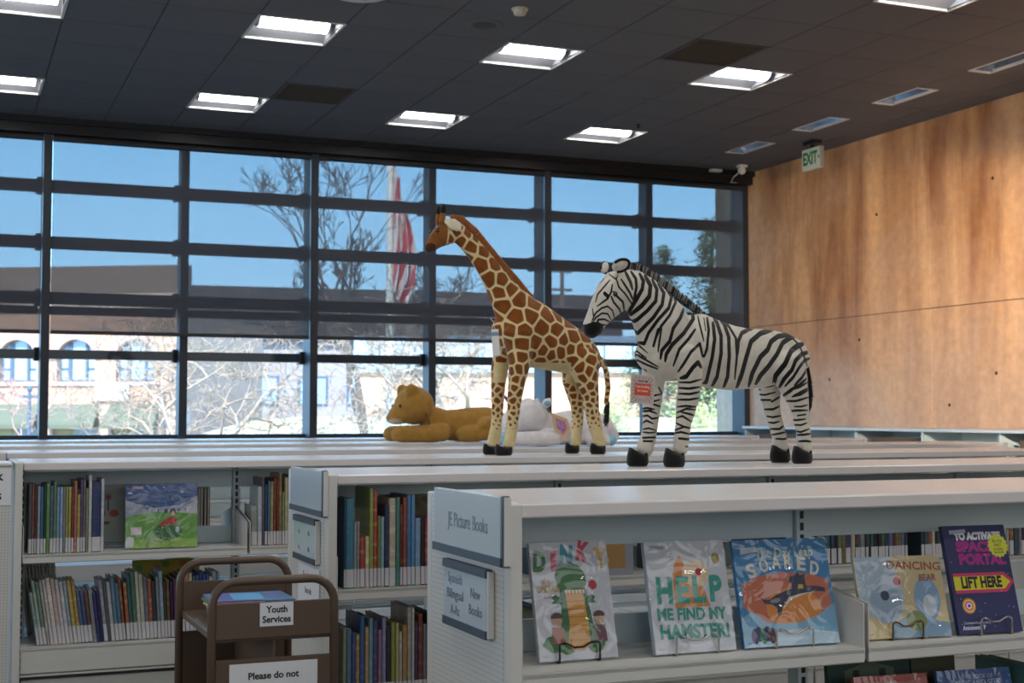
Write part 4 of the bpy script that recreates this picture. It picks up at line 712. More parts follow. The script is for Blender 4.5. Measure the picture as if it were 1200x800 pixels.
Z_STF=[([(0.317,0.307),(0.303,0.285)],0.0031),([(0.407,0.276),(0.363,0.272),(0.303,0.281)],0.0033),([(0.407,0.254),(0.357,0.25),(0.312,0.259)],0.0033),([(0.346,0.241),(0.309,0.232)],0.0033),([(0.408,0.223),(0.374,0.226),(0.338,0.221)],0.0033),([(0.408,0.212),(0.363,0.215),(0.326,0.204)],0.0033),([(0.408,0.193),(0.374,0.197),(0.352,0.184),(0.315,0.188)],0.0033),([(0.402,0.167),(0.38,0.177),(0.344,0.164)],0.0033),([(0.4,0.143),(0.369,0.147),(0.33,0.138)],0.0028),([(0.397,0.132),(0.369,0.129),(0.333,0.131)],0.0028),([(0.398,0.11),(0.327,0.111)],0.0033),([(0.396,0.097),(0.35,0.096)],0.0033),([(-0.182,0.307),(-0.226,0.303)],0.0023),([(-0.194,0.284),(-0.251,0.282),(-0.312,0.294)],0.0032),([(-0.216,0.261),(-0.283,0.261)],0.0035),([(-0.289,0.254),(-0.331,0.273)],0.0035),([(-0.247,0.222),(-0.295,0.222),(-0.35,0.241)],0.004),([(-0.259,0.194),(-0.294,0.189),(-0.342,0.196)],0.0035),([(-0.269,0.168),(-0.3,0.165),(-0.332,0.172)],0.0035),([(-0.278,0.14),(-0.332,0.14),(-0.361,0.156)],0.004),([(-0.287,0.116),(-0.332,0.121),(-0.374,0.128)],0.0035),([(-0.309,0.1),(-0.351,0.097),(-0.388,0.102)],0.0035)]
G_TORSO=[(0.247,0.633,0.0724),(0.212,0.625,0.1269),(0.162,0.636,0.1728),(0.09,0.614,0.1699),(-0.002,0.576,0.1543),(-0.107,0.541,0.1312),(-0.212,0.501,0.1078),(-0.28,0.474,0.0747),(-0.311,0.463,0.0411)]
G_NECK=[(0.131,0.66,0.1495),(0.178,0.741,0.1092),(0.231,0.811,0.0817),(0.283,0.882,0.0652),(0.337,0.955,0.056),(0.398,1.023,0.0505),(0.454,1.074,0.0485),(0.489,1.107,0.0448)]
G_HEAD=[(0.498,1.116,0.0546),(0.529,1.092,0.0589),(0.561,1.076,0.0558),(0.59,1.055,0.0454),(0.614,1.03,0.0344),(0.631,1.011,0.0278),(0.641,1.001,0.019)]
G_LF=[[(0.169,0.604,0.0936),(0.169,0.514,0.0683),(0.179,0.442,0.0556),(0.191,0.37,0.0448),(0.205,0.281,0.0375),(0.215,0.174,0.0303),(0.225,0.102,0.0303),(0.239,0.04,0.0302)],[(0.17,0.576,0.0845),(0.201,0.502,0.0513),(0.213,0.428,0.0457),(0.219,0.355,0.0383),(0.223,0.246,0.031),(0.229,0.155,0.0291),(0.241,0.082,0.0327),(0.251,0.042,0.0326)]]
G_LH=[[(-0.202,0.494,0.0883),(-0.199,0.43,0.079),(-0.21,0.356,0.057),(-0.226,0.283,0.0441),(-0.235,0.21,0.0386),(-0.253,0.136,0.0367),(-0.276,0.062,0.0312),(-0.28,0.035,0.0312)],[(-0.238,0.473,0.0753),(-0.195,0.416,0.0563),(-0.195,0.378,0.0468),(-0.216,0.322,0.045),(-0.235,0.247,0.0356),(-0.237,0.172,0.0318),(-0.229,0.097,0.0281),(-0.224,0.038,0.028)]]
G_HOOF=[(0.257,0.021,0.0426),(0.257,0.024,0.0362),(-0.274,0.02,0.0404),(-0.211,0.023,0.0373)]
G_MANE=[(0.51,1.167,0.0108),(0.458,1.16,0.018),(0.383,1.103,0.0199),(0.303,1.017,0.0199),(0.222,0.934,0.02),(0.141,0.857,0.0183),(0.08,0.797,0.0128),(0.049,0.762,0.0055)]
G_TAIL=[(-0.302,0.499,0.0168),(-0.336,0.481,0.0169),(-0.362,0.425,0.0169),(-0.373,0.341,0.0169),(-0.361,0.256,0.015)]
G_TUFT=[(-0.362,0.266,0.0168),(-0.361,0.225,0.0299),(-0.359,0.172,0.0093)]
G_EAR=[(0.558,1.145,0.0147),(0.502,1.115,0.0133),(0.532,1.128,0.0221)]
G_HORN=[(0.574,1.151,0.0162),(0.57,1.185,0.0147),(0.568,1.218,0.0132)]
G_EYE=[(0.604,1.095,0.0117),(0.621,1.002,0.0044)]
G_TAG=[(0.354,0.612,0.0018),(0.307,0.617,0.0018),(0.287,0.493,0.0018),(0.342,0.488,0.0018)]
G_NOSTRIL=[(0.614,1.017,0.0073),(0.598,1.035,0.0037)]
L_HEAD=[(-0.204,0.261,0.139)]
L_MUZ=[(-0.162,0.237,0.1141),(-0.089,0.197,0.077),(-0.043,0.171,0.0541),(-0.018,0.165,0.0331)]
L_BODY=[(-0.292,0.193,0.0794),(-0.358,0.157,0.099),(-0.433,0.124,0.1081),(-0.527,0.114,0.1173),(-0.651,0.119,0.125),(-0.776,0.128,0.1256),(-0.872,0.102,0.108),(-0.931,0.066,0.0722)]
L_FL=[(-0.379,0.066,0.0613),(-0.305,0.057,0.0576),(-0.213,0.054,0.0539),(-0.103,0.054,0.052),(-0.035,0.055,0.0518),(-0.004,0.05,0.0431)]
L_HL=[(-0.71,0.104,0.0929),(-0.757,0.051,0.0576),(-0.653,0.05,0.0565),(-0.559,0.047,0.051),(-0.516,0.043,0.0422)]
L_EAR=[(-0.157,0.349,0.0747),(-0.105,0.399,0.0369)]
L_EYE=[(-0.076,0.252,0.0123),(0.001,0.184,0.0244),(-0.066,0.136,0.0524)]
U_HEAD=[(-0.02,0.164,0.1017),(0.049,0.185,0.1155),(0.118,0.164,0.1038),(0.179,0.125,0.0699),(0.209,0.106,0.0475)]
U_BODY=[(-0.043,0.119,0.0989),(-0.136,0.104,0.1021),(-0.246,0.114,0.1111),(-0.372,0.118,0.1204),(-0.484,0.091,0.095),(-0.564,0.048,0.0462)]
U_LEG=[[(-0.107,0.059,0.0532),(0.016,0.05,0.0474),(0.137,0.048,0.0443),(0.22,0.046,0.0414)],[(-0.381,0.064,0.0639),(-0.444,0.038,0.0427),(-0.508,0.006,0.0285)]]
U_HORN=[(0.163,0.241,0.0196),(0.227,0.321,0.0042)]
U_EAR=[(-0.02,0.26,0.0283),(-0.082,0.214,0.0198)]
U_TAG=[(-0.043,0.206,0.0014),(-0.15,0.171,0.0014),(-0.173,0.108,0.0014),(-0.134,0.036,0.0014),(-0.066,0.102,0.0014)]
U_HOOF=[(0.248,0.044,0.0358),(-0.514,-0.01,0.0285)]
U_SEAM=[(-0.09,0.192,0.0085)]
def plush(name, parent, build, voxel, it, mats):
    b = MB(); build(b); me = b.mesh('tmp', mats[0]); o = link('tmp', me)
    m = o.modifiers.new('r', 'REMESH'); m.mode = 'VOXEL'; m.voxel_size = voxel; m.use_smooth_shade = True
    s = o.modifiers.new('s', 'SMOOTH'); s.iterations = it; s.factor = .5
    me2 = bpy.data.meshes.new_from_object(o.evaluated_get(bpy.context.evaluated_depsgraph_get()))
    bpy.data.objects.remove(o); me2.name = name; me2.materials.clear()
    for q in mats: me2.materials.append(q)
    r = link(name, me2, parent)
    nv = len(me2.vertices); co = np.zeros(nv * 3); me2.vertices.foreach_get('co', co); no = np.zeros(nv * 3); me2.vertices.foreach_get('normal', no)
    return r, me2, co.reshape(-1, 3), no.reshape(-1, 3)
def setattr_(me, nm, v):
    a = me.attributes.new(nm, 'FLOAT', 'POINT'); a.data.foreach_set('value', np.ascontiguousarray(v, dtype=np.float32))
def fur(name, base, rough=.85, marks=(), bump=.5, bscale=420):
    """plush pile: base colour, then printed marks (attribute, colour, soft edge)"""
    m = bpy.data.materials.new(name); m.use_nodes = True; nt = m.node_tree; b = nt.nodes['Principled BSDF']; MATS[name] = m
    b.inputs['Roughness'].default_value = rough; b.inputs['Sheen Weight'].default_value = .25; b.inputs['Sheen Roughness'].default_value = .5; b.inputs['Specular IOR Level'].default_value = .15
    tcn = nt.nodes.new('ShaderNodeTexCoord'); nz = nt.nodes.new('ShaderNodeTexNoise'); nz.inputs['Scale'].default_value = bscale; nz.inputs['Detail'].default_value = 2; nt.links.new(tcn.outputs['Object'], nz.inputs[0])
    n2 = nt.nodes.new('ShaderNodeTexNoise'); n2.inputs['Scale'].default_value = 22; n2.inputs['Detail'].default_value = 5; nt.links.new(tcn.outputs['Object'], n2.inputs[0])
    def shade(col, amt=.12):
        mr = nt.nodes.new('ShaderNodeMapRange'); mr.inputs[1].default_value = .3; mr.inputs[2].default_value = .7; mr.inputs[3].default_value = 1 - amt; mr.inputs[4].default_value = 1 + amt; nt.links.new(n2.outputs[0], mr.inputs[0])
        v = nt.nodes.new('ShaderNodeVectorMath'); v.operation = 'SCALE'; v.inputs[0].default_value = col[:3]; nt.links.new(mr.outputs[0], v.inputs['Scale']); return v.outputs[0]
    cur = shade(hx(base))
    for at_, col, soft, wob in marks:
        an = nt.nodes.new('ShaderNodeAttribute'); an.attribute_name = at_
        w = nt.nodes.new('ShaderNodeTexNoise'); w.inputs['Scale'].default_value = 130; w.inputs['Detail'].default_value = 2; nt.links.new(tcn.outputs['Object'], w.inputs[0])
        ma = nt.nodes.new('ShaderNodeMath'); ma.operation = 'MULTIPLY_ADD'; ma.inputs[1].default_value = wob; nt.links.new(w.outputs[0], ma.inputs[0]); nt.links.new(an.outputs['Fac'], ma.inputs[2])
        mr = nt.nodes.new('ShaderNodeMapRange'); mr.inputs[1].default_value = soft + wob * .5; mr.inputs[2].default_value = -soft + wob * .5; mr.interpolation_type = 'SMOOTHSTEP'; nt.links.new(ma.outputs[0], mr.inputs[0])
        mx = nt.nodes.new('ShaderNodeMix'); mx.data_type = 'RGBA'; nt.links.new(mr.outputs[0], mx.inputs[0]); nt.links.new(cur, mx.inputs[6]); nt.links.new(shade(hx(col), .25), mx.inputs[7]); cur = mx.outputs[2]
    nt.links.new(cur, b.inputs['Base Color'])
    bn = nt.nodes.new('ShaderNodeBump'); bn.inputs['Strength'].default_value = bump; bn.inputs['Distance'].default_value = .004; nt.links.new(nz.outputs[0], bn.inputs['Height']); nt.links.new(bn.outputs[0], b.inputs['Normal'])
    return m
def polydist(P, lines):
    """signed distance in the side plane to a set of printed bands"""
    best = np.full(len(P), 9.)
    for pts, w in lines:
        d = np.full(len(P), 9.)
        L = len(pts) - 1
        for i in range(L):
            a = np.array(pts[i]); b = np.array(pts[i + 1]); ab = b - a
            t = np.clip(((P - a) @ ab) / max(1e-9, ab @ ab), 0, 1); q = a + t[:, None] * ab
            taper = np.ones(len(P))
            if L > 1 and i == 0: taper = .72 + .28 * np.clip(t * 1.6, 0, 1)
            if L > 1 and i == L - 1: taper = .6 + .4 * np.clip((1 - t) * 1.6, 0, 1)
            d = np.minimum(d, np.hypot(*(P - q).T) - w * taper)
        best = np.minimum(best, d)
    return best
def bristles(path, n_, ln, r, wy, mats, seed, spread=.25, name='mane', parent=None, lean=0.):
    b = MB(); q = random.Random(seed); k = len(path) - 1
    for i in range(n_):
        u = q.random() * k; a = int(min(u, k - 1)); f = u - a
        x = path[a][0] * (1 - f) + path[a + 1][0] * f; z = path[a][1] * (1 - f) + path[a + 1][1] * f; h = path[a][2] * (1 - f) + path[a + 1][2] * f
        tx, tz = path[a + 1][0] - path[a][0], path[a + 1][1] - path[a][1]; ll = math.hypot(tx, tz); nx, nz = -tz / ll, tx / ll
        if nz < 0 and abs(nz) > .2: nx, nz = -nx, -nz
        if nz < 0 and nx > 0: nx, nz = -nx, -nz
        y = (q.random() - .5) * wy; L_ = ln * h * (.75 + .5 * q.random()); p = Vector((x - nx * h, y, z - nz * h))
        d = Vector((nx + (q.random() - .5) * spread + lean * tx / ll, (q.random() - .5) * spread * 1.2 + y / wy * .5, nz + (q.random() - .5) * spread + lean * tz / ll)).normalized()
        mi = (0 if math.sin(u * 9.5) > -.1 else 1) if len(mats) > 1 else 0
        if len(mats) > 1 and q.random() < .25: mi = 1 - mi
        b.tube([p, p + d * (h + L_ * .6), p + d * (h + L_)], [r, r * .8, r * .15], 4, m=mi, cap=False)
    return b.build(name, mats, parent, smooth=True)
BLK = fur('black_plush', '#131214', .8, bump=.7, bscale=260); CRM = fur('cream_plush', '#d9cfb4'); GLOSS = M('glass_eye', '#0a0806', .08, spec=.8)
def hoof(parent, x, y, r, fwd=.014, h=.062, mat=None):
    b = MB(); n_ = 28; vs = []; prof = ((.82, 0), (1.0, .008), (1.05, .022), (1.0, .042), (.86, None), (.6, None))
    for i, (k, z) in enumerate(prof):
        for j in range(n_):
            a = 2 * PI * j / n_; ex = 1 + .22 * max(0, math.cos(a)); 
            zz = z if z is not None else h - (.004 if i == 4 else .012) + .012 * math.cos(2 * a) - (.014 * math.exp(-((a - PI * .62) / .3) ** 2) + .014 * math.exp(-((a - PI * 1.38) / .3) ** 2))
            vs.append((x + fwd * .5 + r * k * ex * math.cos(a), y + r * .92 * k * math.sin(a), zz))
    b.add(vs, [(i * n_ + j, i * n_ + (j + 1) % n_, (i + 1) * n_ + (j + 1) % n_, (i + 1) * n_ + j) for i in range(len(prof) - 1) for j in range(n_)] + [tuple(range(n_))[::-1], tuple((len(prof) - 1) * n_ + j for j in range(n_))])
    return b.build('hoof', mat or BLK, parent, smooth=True)
TOPZ = ZT + .0005
# ---- zebra
t = thing('plush_zebra', 'black and white striped plush zebra standing on a bookcase top', 'plush toy', (2.93, 4.79, TOPZ), math.radians(190.7))
ZF = fur('zebra_plush', '#cbc5b8', marks=(('mark', '#121113', .0012, .0016),))
LEGY = .068
def zb(b):
    b.loft([(x, 0, z, r, r * .70) for x, z, r in Z_TORSO], 24); b.loft([(x, 0, z, r, r * .60) for x, z, r in Z_NECK], 24)
    b.loft([(x, 0, z, r, r * k) for (x, z, r), k in zip(Z_HEAD, (.66, .68, .70, .74, .84, .92, .92))], 24)
    for leg, sg in ((Z_LF[0], 1), (Z_LF[1], -1), (Z_LH[0], 1), (Z_LH[1], -1)): b.loft([(x, sg * LEGY * (1 if i else .8), z, r, r * .86) for i, (x, z, r) in enumerate(leg)], 20)
o, me, co, no = plush('body', t, zb, .0042, 9, [ZF])
P = co[:, [0, 2]]; y = co[:, 1]; z = co[:, 2]; x = co[:, 0]
WID = lambda L_, k: [(p_, w_ * k) for p_, w_ in L_]

def side(y0):                      # the print wraps round the body: slide each point sideways on to the pattern's own plane
    t_ = (4.163 - y0) / (4.163 - np.abs(y) * np.sign(y0 if y0 else 1)); return np.stack([3.768 + (x - 3.768) * t_, .203 + (z - .203) * t_], 1)
P0 = side(0.); m = polydist(P0, WID(Z_ST, 1.36)); m = np.where((z < .30) & (x > .2) | (z < .28), 9., m)
m = np.where((no[:, 2] < -.9) & (z < .42) & (x < .25), 9., m)
near = polydist(side(.068), WID(Z_STN, 1.3)); far = polydist(side(-.068), WID(Z_STF, 1.3))
m = np.minimum(m, np.where((y > 0) & (z < .42), near, 9.)); m = np.minimum(m, np.where((y < 0) & (z < .36), far, 9.))
m = np.minimum(m, np.hypot(*(P - np.array([.700, .500])).T) - .047); m = np.minimum(m, polydist(P, [Z_MUZZLE]))
setattr_(me, 'mark', np.minimum(m, .03))
for (x, z, r), sg in zip(Z_HOOF, (1, -1, 1, -1)): hoof(t, x - .004, sg * LEGY, r * .93, h=.066)
for sg in (1, -1):
    MB().ell((Z_EYE[0][0] - .004, sg * .049, Z_EYE[0][1]), (.010, .006, .011), 14, 8).build('eye', GLOSS, t, smooth=True)
    T_ = Matrix.Translation((.592 if sg > 0 else .598, sg * .044, .764)) @ Euler((sg * -.45, -1.15 if sg > 0 else -.6, sg * .1)).to_matrix().to_4x4()
    e = MB().ell((0, 0, 0), (.023, .015, .034) if sg > 0 else (.015, .012, .028), 18, 12, T=T_.to_3x3().to_4x4()).build('ear', fur('zebra_ear_%d' % (sg > 0), '#cbc5b8'), t, smooth=True, loc=T_.translation)
    b = MB(); pts = [((.021 if sg > 0 else .014) * math.cos(a) * 1.02, sg * .006, (.035 if sg > 0 else .029) * math.sin(a)) for a in [-.6 + 4.4 * k / 16 for k in range(17)]]
    b.tube([T_.to_3x3() @ Vector(p) for p in pts], .006, 8); b.build('ear_edge', BLK, e, smooth=True)
    MB().ell((0, 0, 0), (.010, .004, .024), 12, 8, T=T_.to_3x3().to_4x4() @ Matrix.Translation((0, sg * .010, -.004))).build('ear_inner', fur('ear_inner_pink', '#b9aa9a') if sg > 0 else MATS['ear_inner_pink'], e, smooth=True)
bristles(Z_MANE, 900, 1.0, .0026, .028, [BLK, fur('mane_grey', '#8f8b84', bscale=260)], 2, parent=t, lean=-.25)
MB().loft([(x, .0, z, r * .8, r * .8) for x, z, r in Z_TAIL], 10).build('tail', BLK, t, smooth=True)
bristles([(a, b_, .006) for a, b_, _ in Z_TAIL[2:]] , 120, 3.0, .0016, .012, [BLK], 3, spread=1.2, name='tail_tuft', parent=t, lean=1.5)
def hangtag(parent, label, c, w, h, th, roll, mats):
    o = box('tag', mats[0], parent, -w / 2, w / 2, -th, 0, -h / 2, h / 2, c=.0006); o.location = c; o.rotation_euler = (0, roll, PI); o['label'] = label; return o
g = hangtag(t, 'square red and white toy tag', (.478, .03, .297), .116, .110, .0015, .06, [M('tag_card', '#c9bcb6', .45)])
TR = M('tag_red', '#d8543c', .5); TP = M('tag_rays', '#c98a7a', .5); TB = M('tag_dark', '#4a4654', .5)
b = MB()
for k in range(24):
    a = 2 * PI * k / 24 + .1; a2 = a + .11; r0 = .036; r1 = .048 / max(abs(math.cos(a)), abs(math.sin(a))); r2 = .048 / max(abs(math.cos(a2)), abs(math.sin(a2)))
    b.add([(r0 * math.cos(a), -.0019, r0 * math.sin(a)), (r1 * math.cos(a), -.0019, r1 * math.sin(a)), (r2 * math.cos(a2), -.0019, r2 * math.sin(a2)), (r0 * math.cos(a2), -.0019, r0 * math.sin(a2))], [(0, 1, 2, 3)], m=k % 2)
b.build('ray_print', [TP, M('tag_blue', '#8a9aa6', .5)], g)
box('red_panel', TR, g, -.038, .038, -.0024, -.0019, -.024, .022)
text('I am looking', M('tag_cream', '#e8cfb4', .5), g, (0, -.0027, .010), (PI / 2, 0, 0), .015, .066, bold=.0004); text('for a home', MATS['tag_cream'], g, (0, -.0027, -.006), (PI / 2, 0, 0), .012, .05, bold=.0004); text('ADOPT ME', TB, g, (0, -.0022, .030), (PI / 2, 0, 0), .009, .045, bold=.0004)
# ---- giraffe
t = thing('plush_giraffe', 'tall brown patched plush giraffe standing on a bookcase top', 'plush toy', (2.80, 6.36, TOPZ), math.radians(184))
GF = fur('giraffe_plush', '#d6c394', marks=(('mark', '#7c4514', .0022, .003), ('face', '#7d4c1e', .25, .3), ('dark', '#3a2314', .2, .3)))
GY = .075; GYF = -.08
def gb(b):
    b.loft([(x, 0, z, r, min(r * .66, .105)) for x, z, r in G_TORSO], 24); b.loft([(x, 0, z, r, min(r * .66, .095)) for x, z, r in G_NECK], 24)
    b.loft([(x, 0, z, r, r * k) for (x, z, r), k in zip(G_HEAD, (.8, .78, .76, .76, .8, .86, .9))], 22)
    for leg, yy in ((G_LF[0], GY), (G_LF[1], GYF), (G_LH[0], GY), (G_LH[1], GYF)): b.loft([(x, yy * (1 if i > 1 else .78), z, r, r * (.62 if i == 0 else .85)) for i, (x, z, r) in enumerate(leg)], 18)
    b.loft([(x, 0, z, r * .9, r * .9) for x, z, r in G_TAIL], 12)
o, me, co, no = plush('body', t, gb, .0050, 9, [GF])
x, y, z = co.T
tail = (x < -.318) & (z < .52) & (np.abs(y) < .03)
rad = np.where(z > .62, .050 - .016 * np.clip((z - .72) / .35, 0, 1), np.clip(.022 + (z - .30) * .075, .0125, .044)); rad = np.where(z < .30, np.clip(.0125 + (z - .14) * .06, .0105, .022), rad); rad = np.where(tail, .020, rad)
rg = np.random.RandomState(5); seeds = []; sr = []; mind = np.full(len(co), 9.)
for i in rg.permutation(len(co))[:16000]:
    if mind[i] > 1.32:
        seeds.append(co[i]); sr.append(rad[i]); mind = np.minimum(mind, np.linalg.norm(co - co[i], axis=1) / np.maximum(rad, rad[i]) * 1.0)
seeds = np.array(seeds); F1 = np.full(len(co), 9.); F2 = np.full(len(co), 9.)
for s_, r_ in zip(seeds, sr):
    d = np.linalg.norm(co - s_, axis=1); n1 = d < F1; F2 = np.where(n1, F1, np.minimum(F2, d)); F1 = np.where(n1, d, F1)
gap = np.where(z > .45, .0115, np.where(z > .28, .0105, .010)); gap = np.where(z < .2, .012, gap)
mk = gap - (F2 - F1)
belly = (no[:, 2] < -.30) & (z < .46) & (z > .36) & (x < .13) & (x > -.26)
inner = (z < .46) & (z > .36) & (no[:, 1] * np.sign(y) < -.45)
mk = np.where(belly | inner | (z < .125), .03, mk); headm = (x - .525) * .9 + (z - 1.04) * -.15
isf = (x > .50) & (z > .95)
mk = np.where(isf & (x > .545), .03, mk)
eyec = np.hypot(x - .606, z - 1.093)
face = np.where(isf, .5 - np.clip((x - .545) * 60, -1, 1) * 1.2 + np.where(eyec < .016, .4, 0) + np.where((z < 1.035) & (x > .55) & (x < .60) , .0, 0), 2.)
setattr_(me, 'mark', np.clip(mk, -.05, .05)); setattr_(me, 'face', np.clip(face, -1, 2)); setattr_(me, 'dark', np.clip((np.hypot(x - .634, z - 1.002) - .030) * 40, -1, 1))
for (x, z, r), yy in zip(G_HOOF, (GY, GYF, GY, GYF)): hoof(t, x - .003, yy, r * .92, h=.050)
for sg in (1, -1):
    MB().ell((.606, sg * .040, 1.094), (.010, .006, .012), 14, 8).build('eye', GLOSS, t, smooth=True)
    MB().ell((.638, sg * .014, 1.017), (.004, .003, .005), 10, 6).build('nostril', BLK, t, smooth=True)
    e = MB().loft([(.560, sg * .034, 1.142, .012, .008), (.532, sg * .052, 1.128, .028, .013), (.502, sg * .060, 1.112, .024, .012)], 14).build('ear', CRM, t, smooth=True)
    h_ = MB().loft([(.574, sg * .022, 1.135, .0155, .0155), (.571, sg * .026, 1.18, .0135, .0135)], 12).build('horn', fur('horn_brown_%d' % (sg > 0), '#8a5420'), t, smooth=True)
    MB().loft([(.571, sg * .026, 1.183, .0145, .0145), (.569, sg * .027, 1.205, .0165, .0165), (.567, sg * .027, 1.222, .0095, .0095)], 12).build('horn_tip', BLK, h_, smooth=True)
MN = fur('giraffe_mane', '#9c5f30', bscale=260)
MB().loft([(x + .004, 0, z + .004, r * .95, .012) for x, z, r in G_MANE], 12).build('mane_strip', MN, t, smooth=True)
bristles([(a + .006, b_ + .006, r * .9) for a, b_, r in G_MANE], 1500, .7, .0022, .020, [MN], 6, parent=t, spread=.5)
bristles([(a, b_, .012) for a, b_, _ in G_TUFT], 260, 2.2, .002, .026, [BLK], 8, spread=.9, name='tail_tuft', parent=t, lean=2.2)
g = hangtag(t, 'white paper toy tag', (.322, .102, .552), .040, .130, .0012, -.07, [PAPER]); box('blue_band', M('tag_pale_blue', '#7a9ab4', .5), g, -.020, .020, -.0016, -.0012, .032, .050); MB().tube([(0, 0, .065), (.0, .01, .10), (.0, .04, .12)], .001, 5).build('string', PAPER, g)
# ---- lion cub
t = thing('plush_lion', 'golden brown plush lion cub lying on a far bookcase top', 'plush toy', (2.95, 9.52, TOPZ + .002), PI)
LF = fur('lion_plush', '#a97f3a', marks=(('pale', '#d9cbb4', .012, .012), ('nose', '#a8694a', .006, .006)), bump=.6)
def lb(b):
    x, z, r = L_HEAD[0]; b.ell((x - .005, 0, z), (r * 1.06, r * 1.0, r * 1.0), 24, 16)
    b.loft([(x, 0, z, r, r * k) for (x, z, r), k in zip(L_MUZ, (1, .95, 1, 1.1))], 22)
    b.loft([(x, 0, max(z, r), r, r * .95) for x, z, r in L_BODY], 26)
    for sg in (1, -1):
        b.loft([(x - .03, sg * .095, r * 1.12, r * 1.12, r * 1.05) for x, z, r in L_FL], 18); b.loft([(x, sg * (.10 if i == 0 else .125), max(z, r * 1.08), r * 1.08, r * .95) for i, (x, z, r) in enumerate(L_HL)], 18)
        b.loft([(-.175, sg * .085, .335, .055, .03), (-.155, sg * .10, .372, .058, .026), (-.140, sg * .105, .395, .036, .018)], 16)
o, me, co, no = plush('body', t, lb, .0075, 8, [LF]); 
x, y, z = co.T
setattr_(me, 'pale', np.clip(np.sqrt(((x + .062) / 1.15) ** 2 + (y / 1.3) ** 2 + (z - .125) ** 2) - .058, -.1, .1) + np.where(z < .098, .1, 0)); setattr_(me, 'nose', np.clip(np.sqrt((x - .012) ** 2 + (y / 1.2) ** 2 + (z - .180) ** 2) - .036, -.1, .1))
for sg in (1, -1): MB().ell((-.073, sg * .088, .258), (.010, .008, .013), 12, 8).build('eye', GLOSS, t, smooth=True)
b = MB(); pts = [(-.268 - .0 * math.cos(a) + .045 * math.sin(a), .118 * math.cos(a), .185 + .105 * math.sin(a)) for a in [2 * PI * k / 28 for k in range(29)]]; b.tube(pts, .006, 6); b.build('neck_seam', fur('lion_seam', '#6a4a1c'), t, smooth=True)
MB().loft([(-.97, .05, .05, .018, .018), (-.99, .14, .03, .016, .016), (-.93, .20, .022, .02, .02)], 10).build('tail', LF, t, smooth=True)
# ---- unicorn
t = thing('plush_unicorn', 'white plush unicorn with purple horn lying behind the giraffe legs', 'plush toy', (3.45, 7.98, TOPZ + .002), PI)
UF = fur('unicorn_plush', '#d9d6d8', bump=.4); UB = fur('unicorn_blue', '#7fb6cc', bump=.4)
def ub(b):
    b.loft([(x, 0, z + .004, r, r * .95) for x, z, r in U_HEAD], 22); b.loft([(x, -.02, max(z, r), r, r * 1.05) for x, z, r in U_BODY], 22)
    for sg in (1, -1):
        b.loft([(x, sg * .105, max(z, r), r, r) for x, z, r in U_LEG[0]], 16); b.loft([(x + .03, sg * .09, max(z, r), r, r) for x, z, r in U_LEG[1]], 16)
o, me, co, no = plush('body', t, ub, .0075, 8, [UF])
b = MB(); a0, a1 = Vector((.135, 0, .235)), Vector((.232, 0, .335)); b.tube([a0.lerp(a1, k / 6) for k in range(7)], [.024 - .0036 * k for k in range(7)], 14); b.build('horn', fur('unicorn_purple', '#7a4fa0', bump=.3), t, smooth=True)
for sg in (1, -1):
    e = MB().loft([(-.02, sg * .075, .245, .022, .012), (-.045, sg * .09, .272, .030, .012), (-.062, sg * .095, .288, .018, .008)], 12).build('ear', UF, t, smooth=True); MB().ell((-.038, sg * .103, .268), (.022, .006, .017), 12, 8).build('ear_inner', UB, e, smooth=True)
    MB().loft([(.222, sg * .105, .044, .046, .046), (.252, sg * .105, .042, .040, .040)], 14).build('front_hoof', UB, t, smooth=True); MB().loft([(-.475, sg * .09, .036, .034, .034), (-.50, sg * .09, .034, .034, .034)], 14).build('hind_hoof', UB, t, smooth=True)
    MB().ell((.125, sg * .085, .19), (.012, .006, .009), 12, 8).build('eye', GLOSS, t, smooth=True)
b = MB(); pts = [(-.085 + .07 * math.sin(a) * .6, .108 * math.cos(a), .16 + .105 * math.sin(a)) for a in [PI * (.0 + 2 * k / 28) for k in range(29)]]; b.tube(pts, .005, 6); b.build('collar_seam', M('seam_grey', '#6a6a70', .8), t, smooth=True)
b = MB(); pts = [(x, z) for x, z, _ in U_TAG]; b.prism(pts, .150, .156); g = b.build('tag', M('tag_gold', '#cfae84', .35), t, label='leaf shaped gold and purple toy tag')
b = MB(); cx_, cz_ = sum(p[0] for p in pts) / 5, sum(p[1] for p in pts) / 5; b.prism([(cx_ + (p[0] - cx_) * .62, cz_ + (p[1] - cz_) * .62) for p in pts], .156, .157); b.build('purple_print', M('tag_purple', '#a878a8', .4, noise=(60, .4)), g)
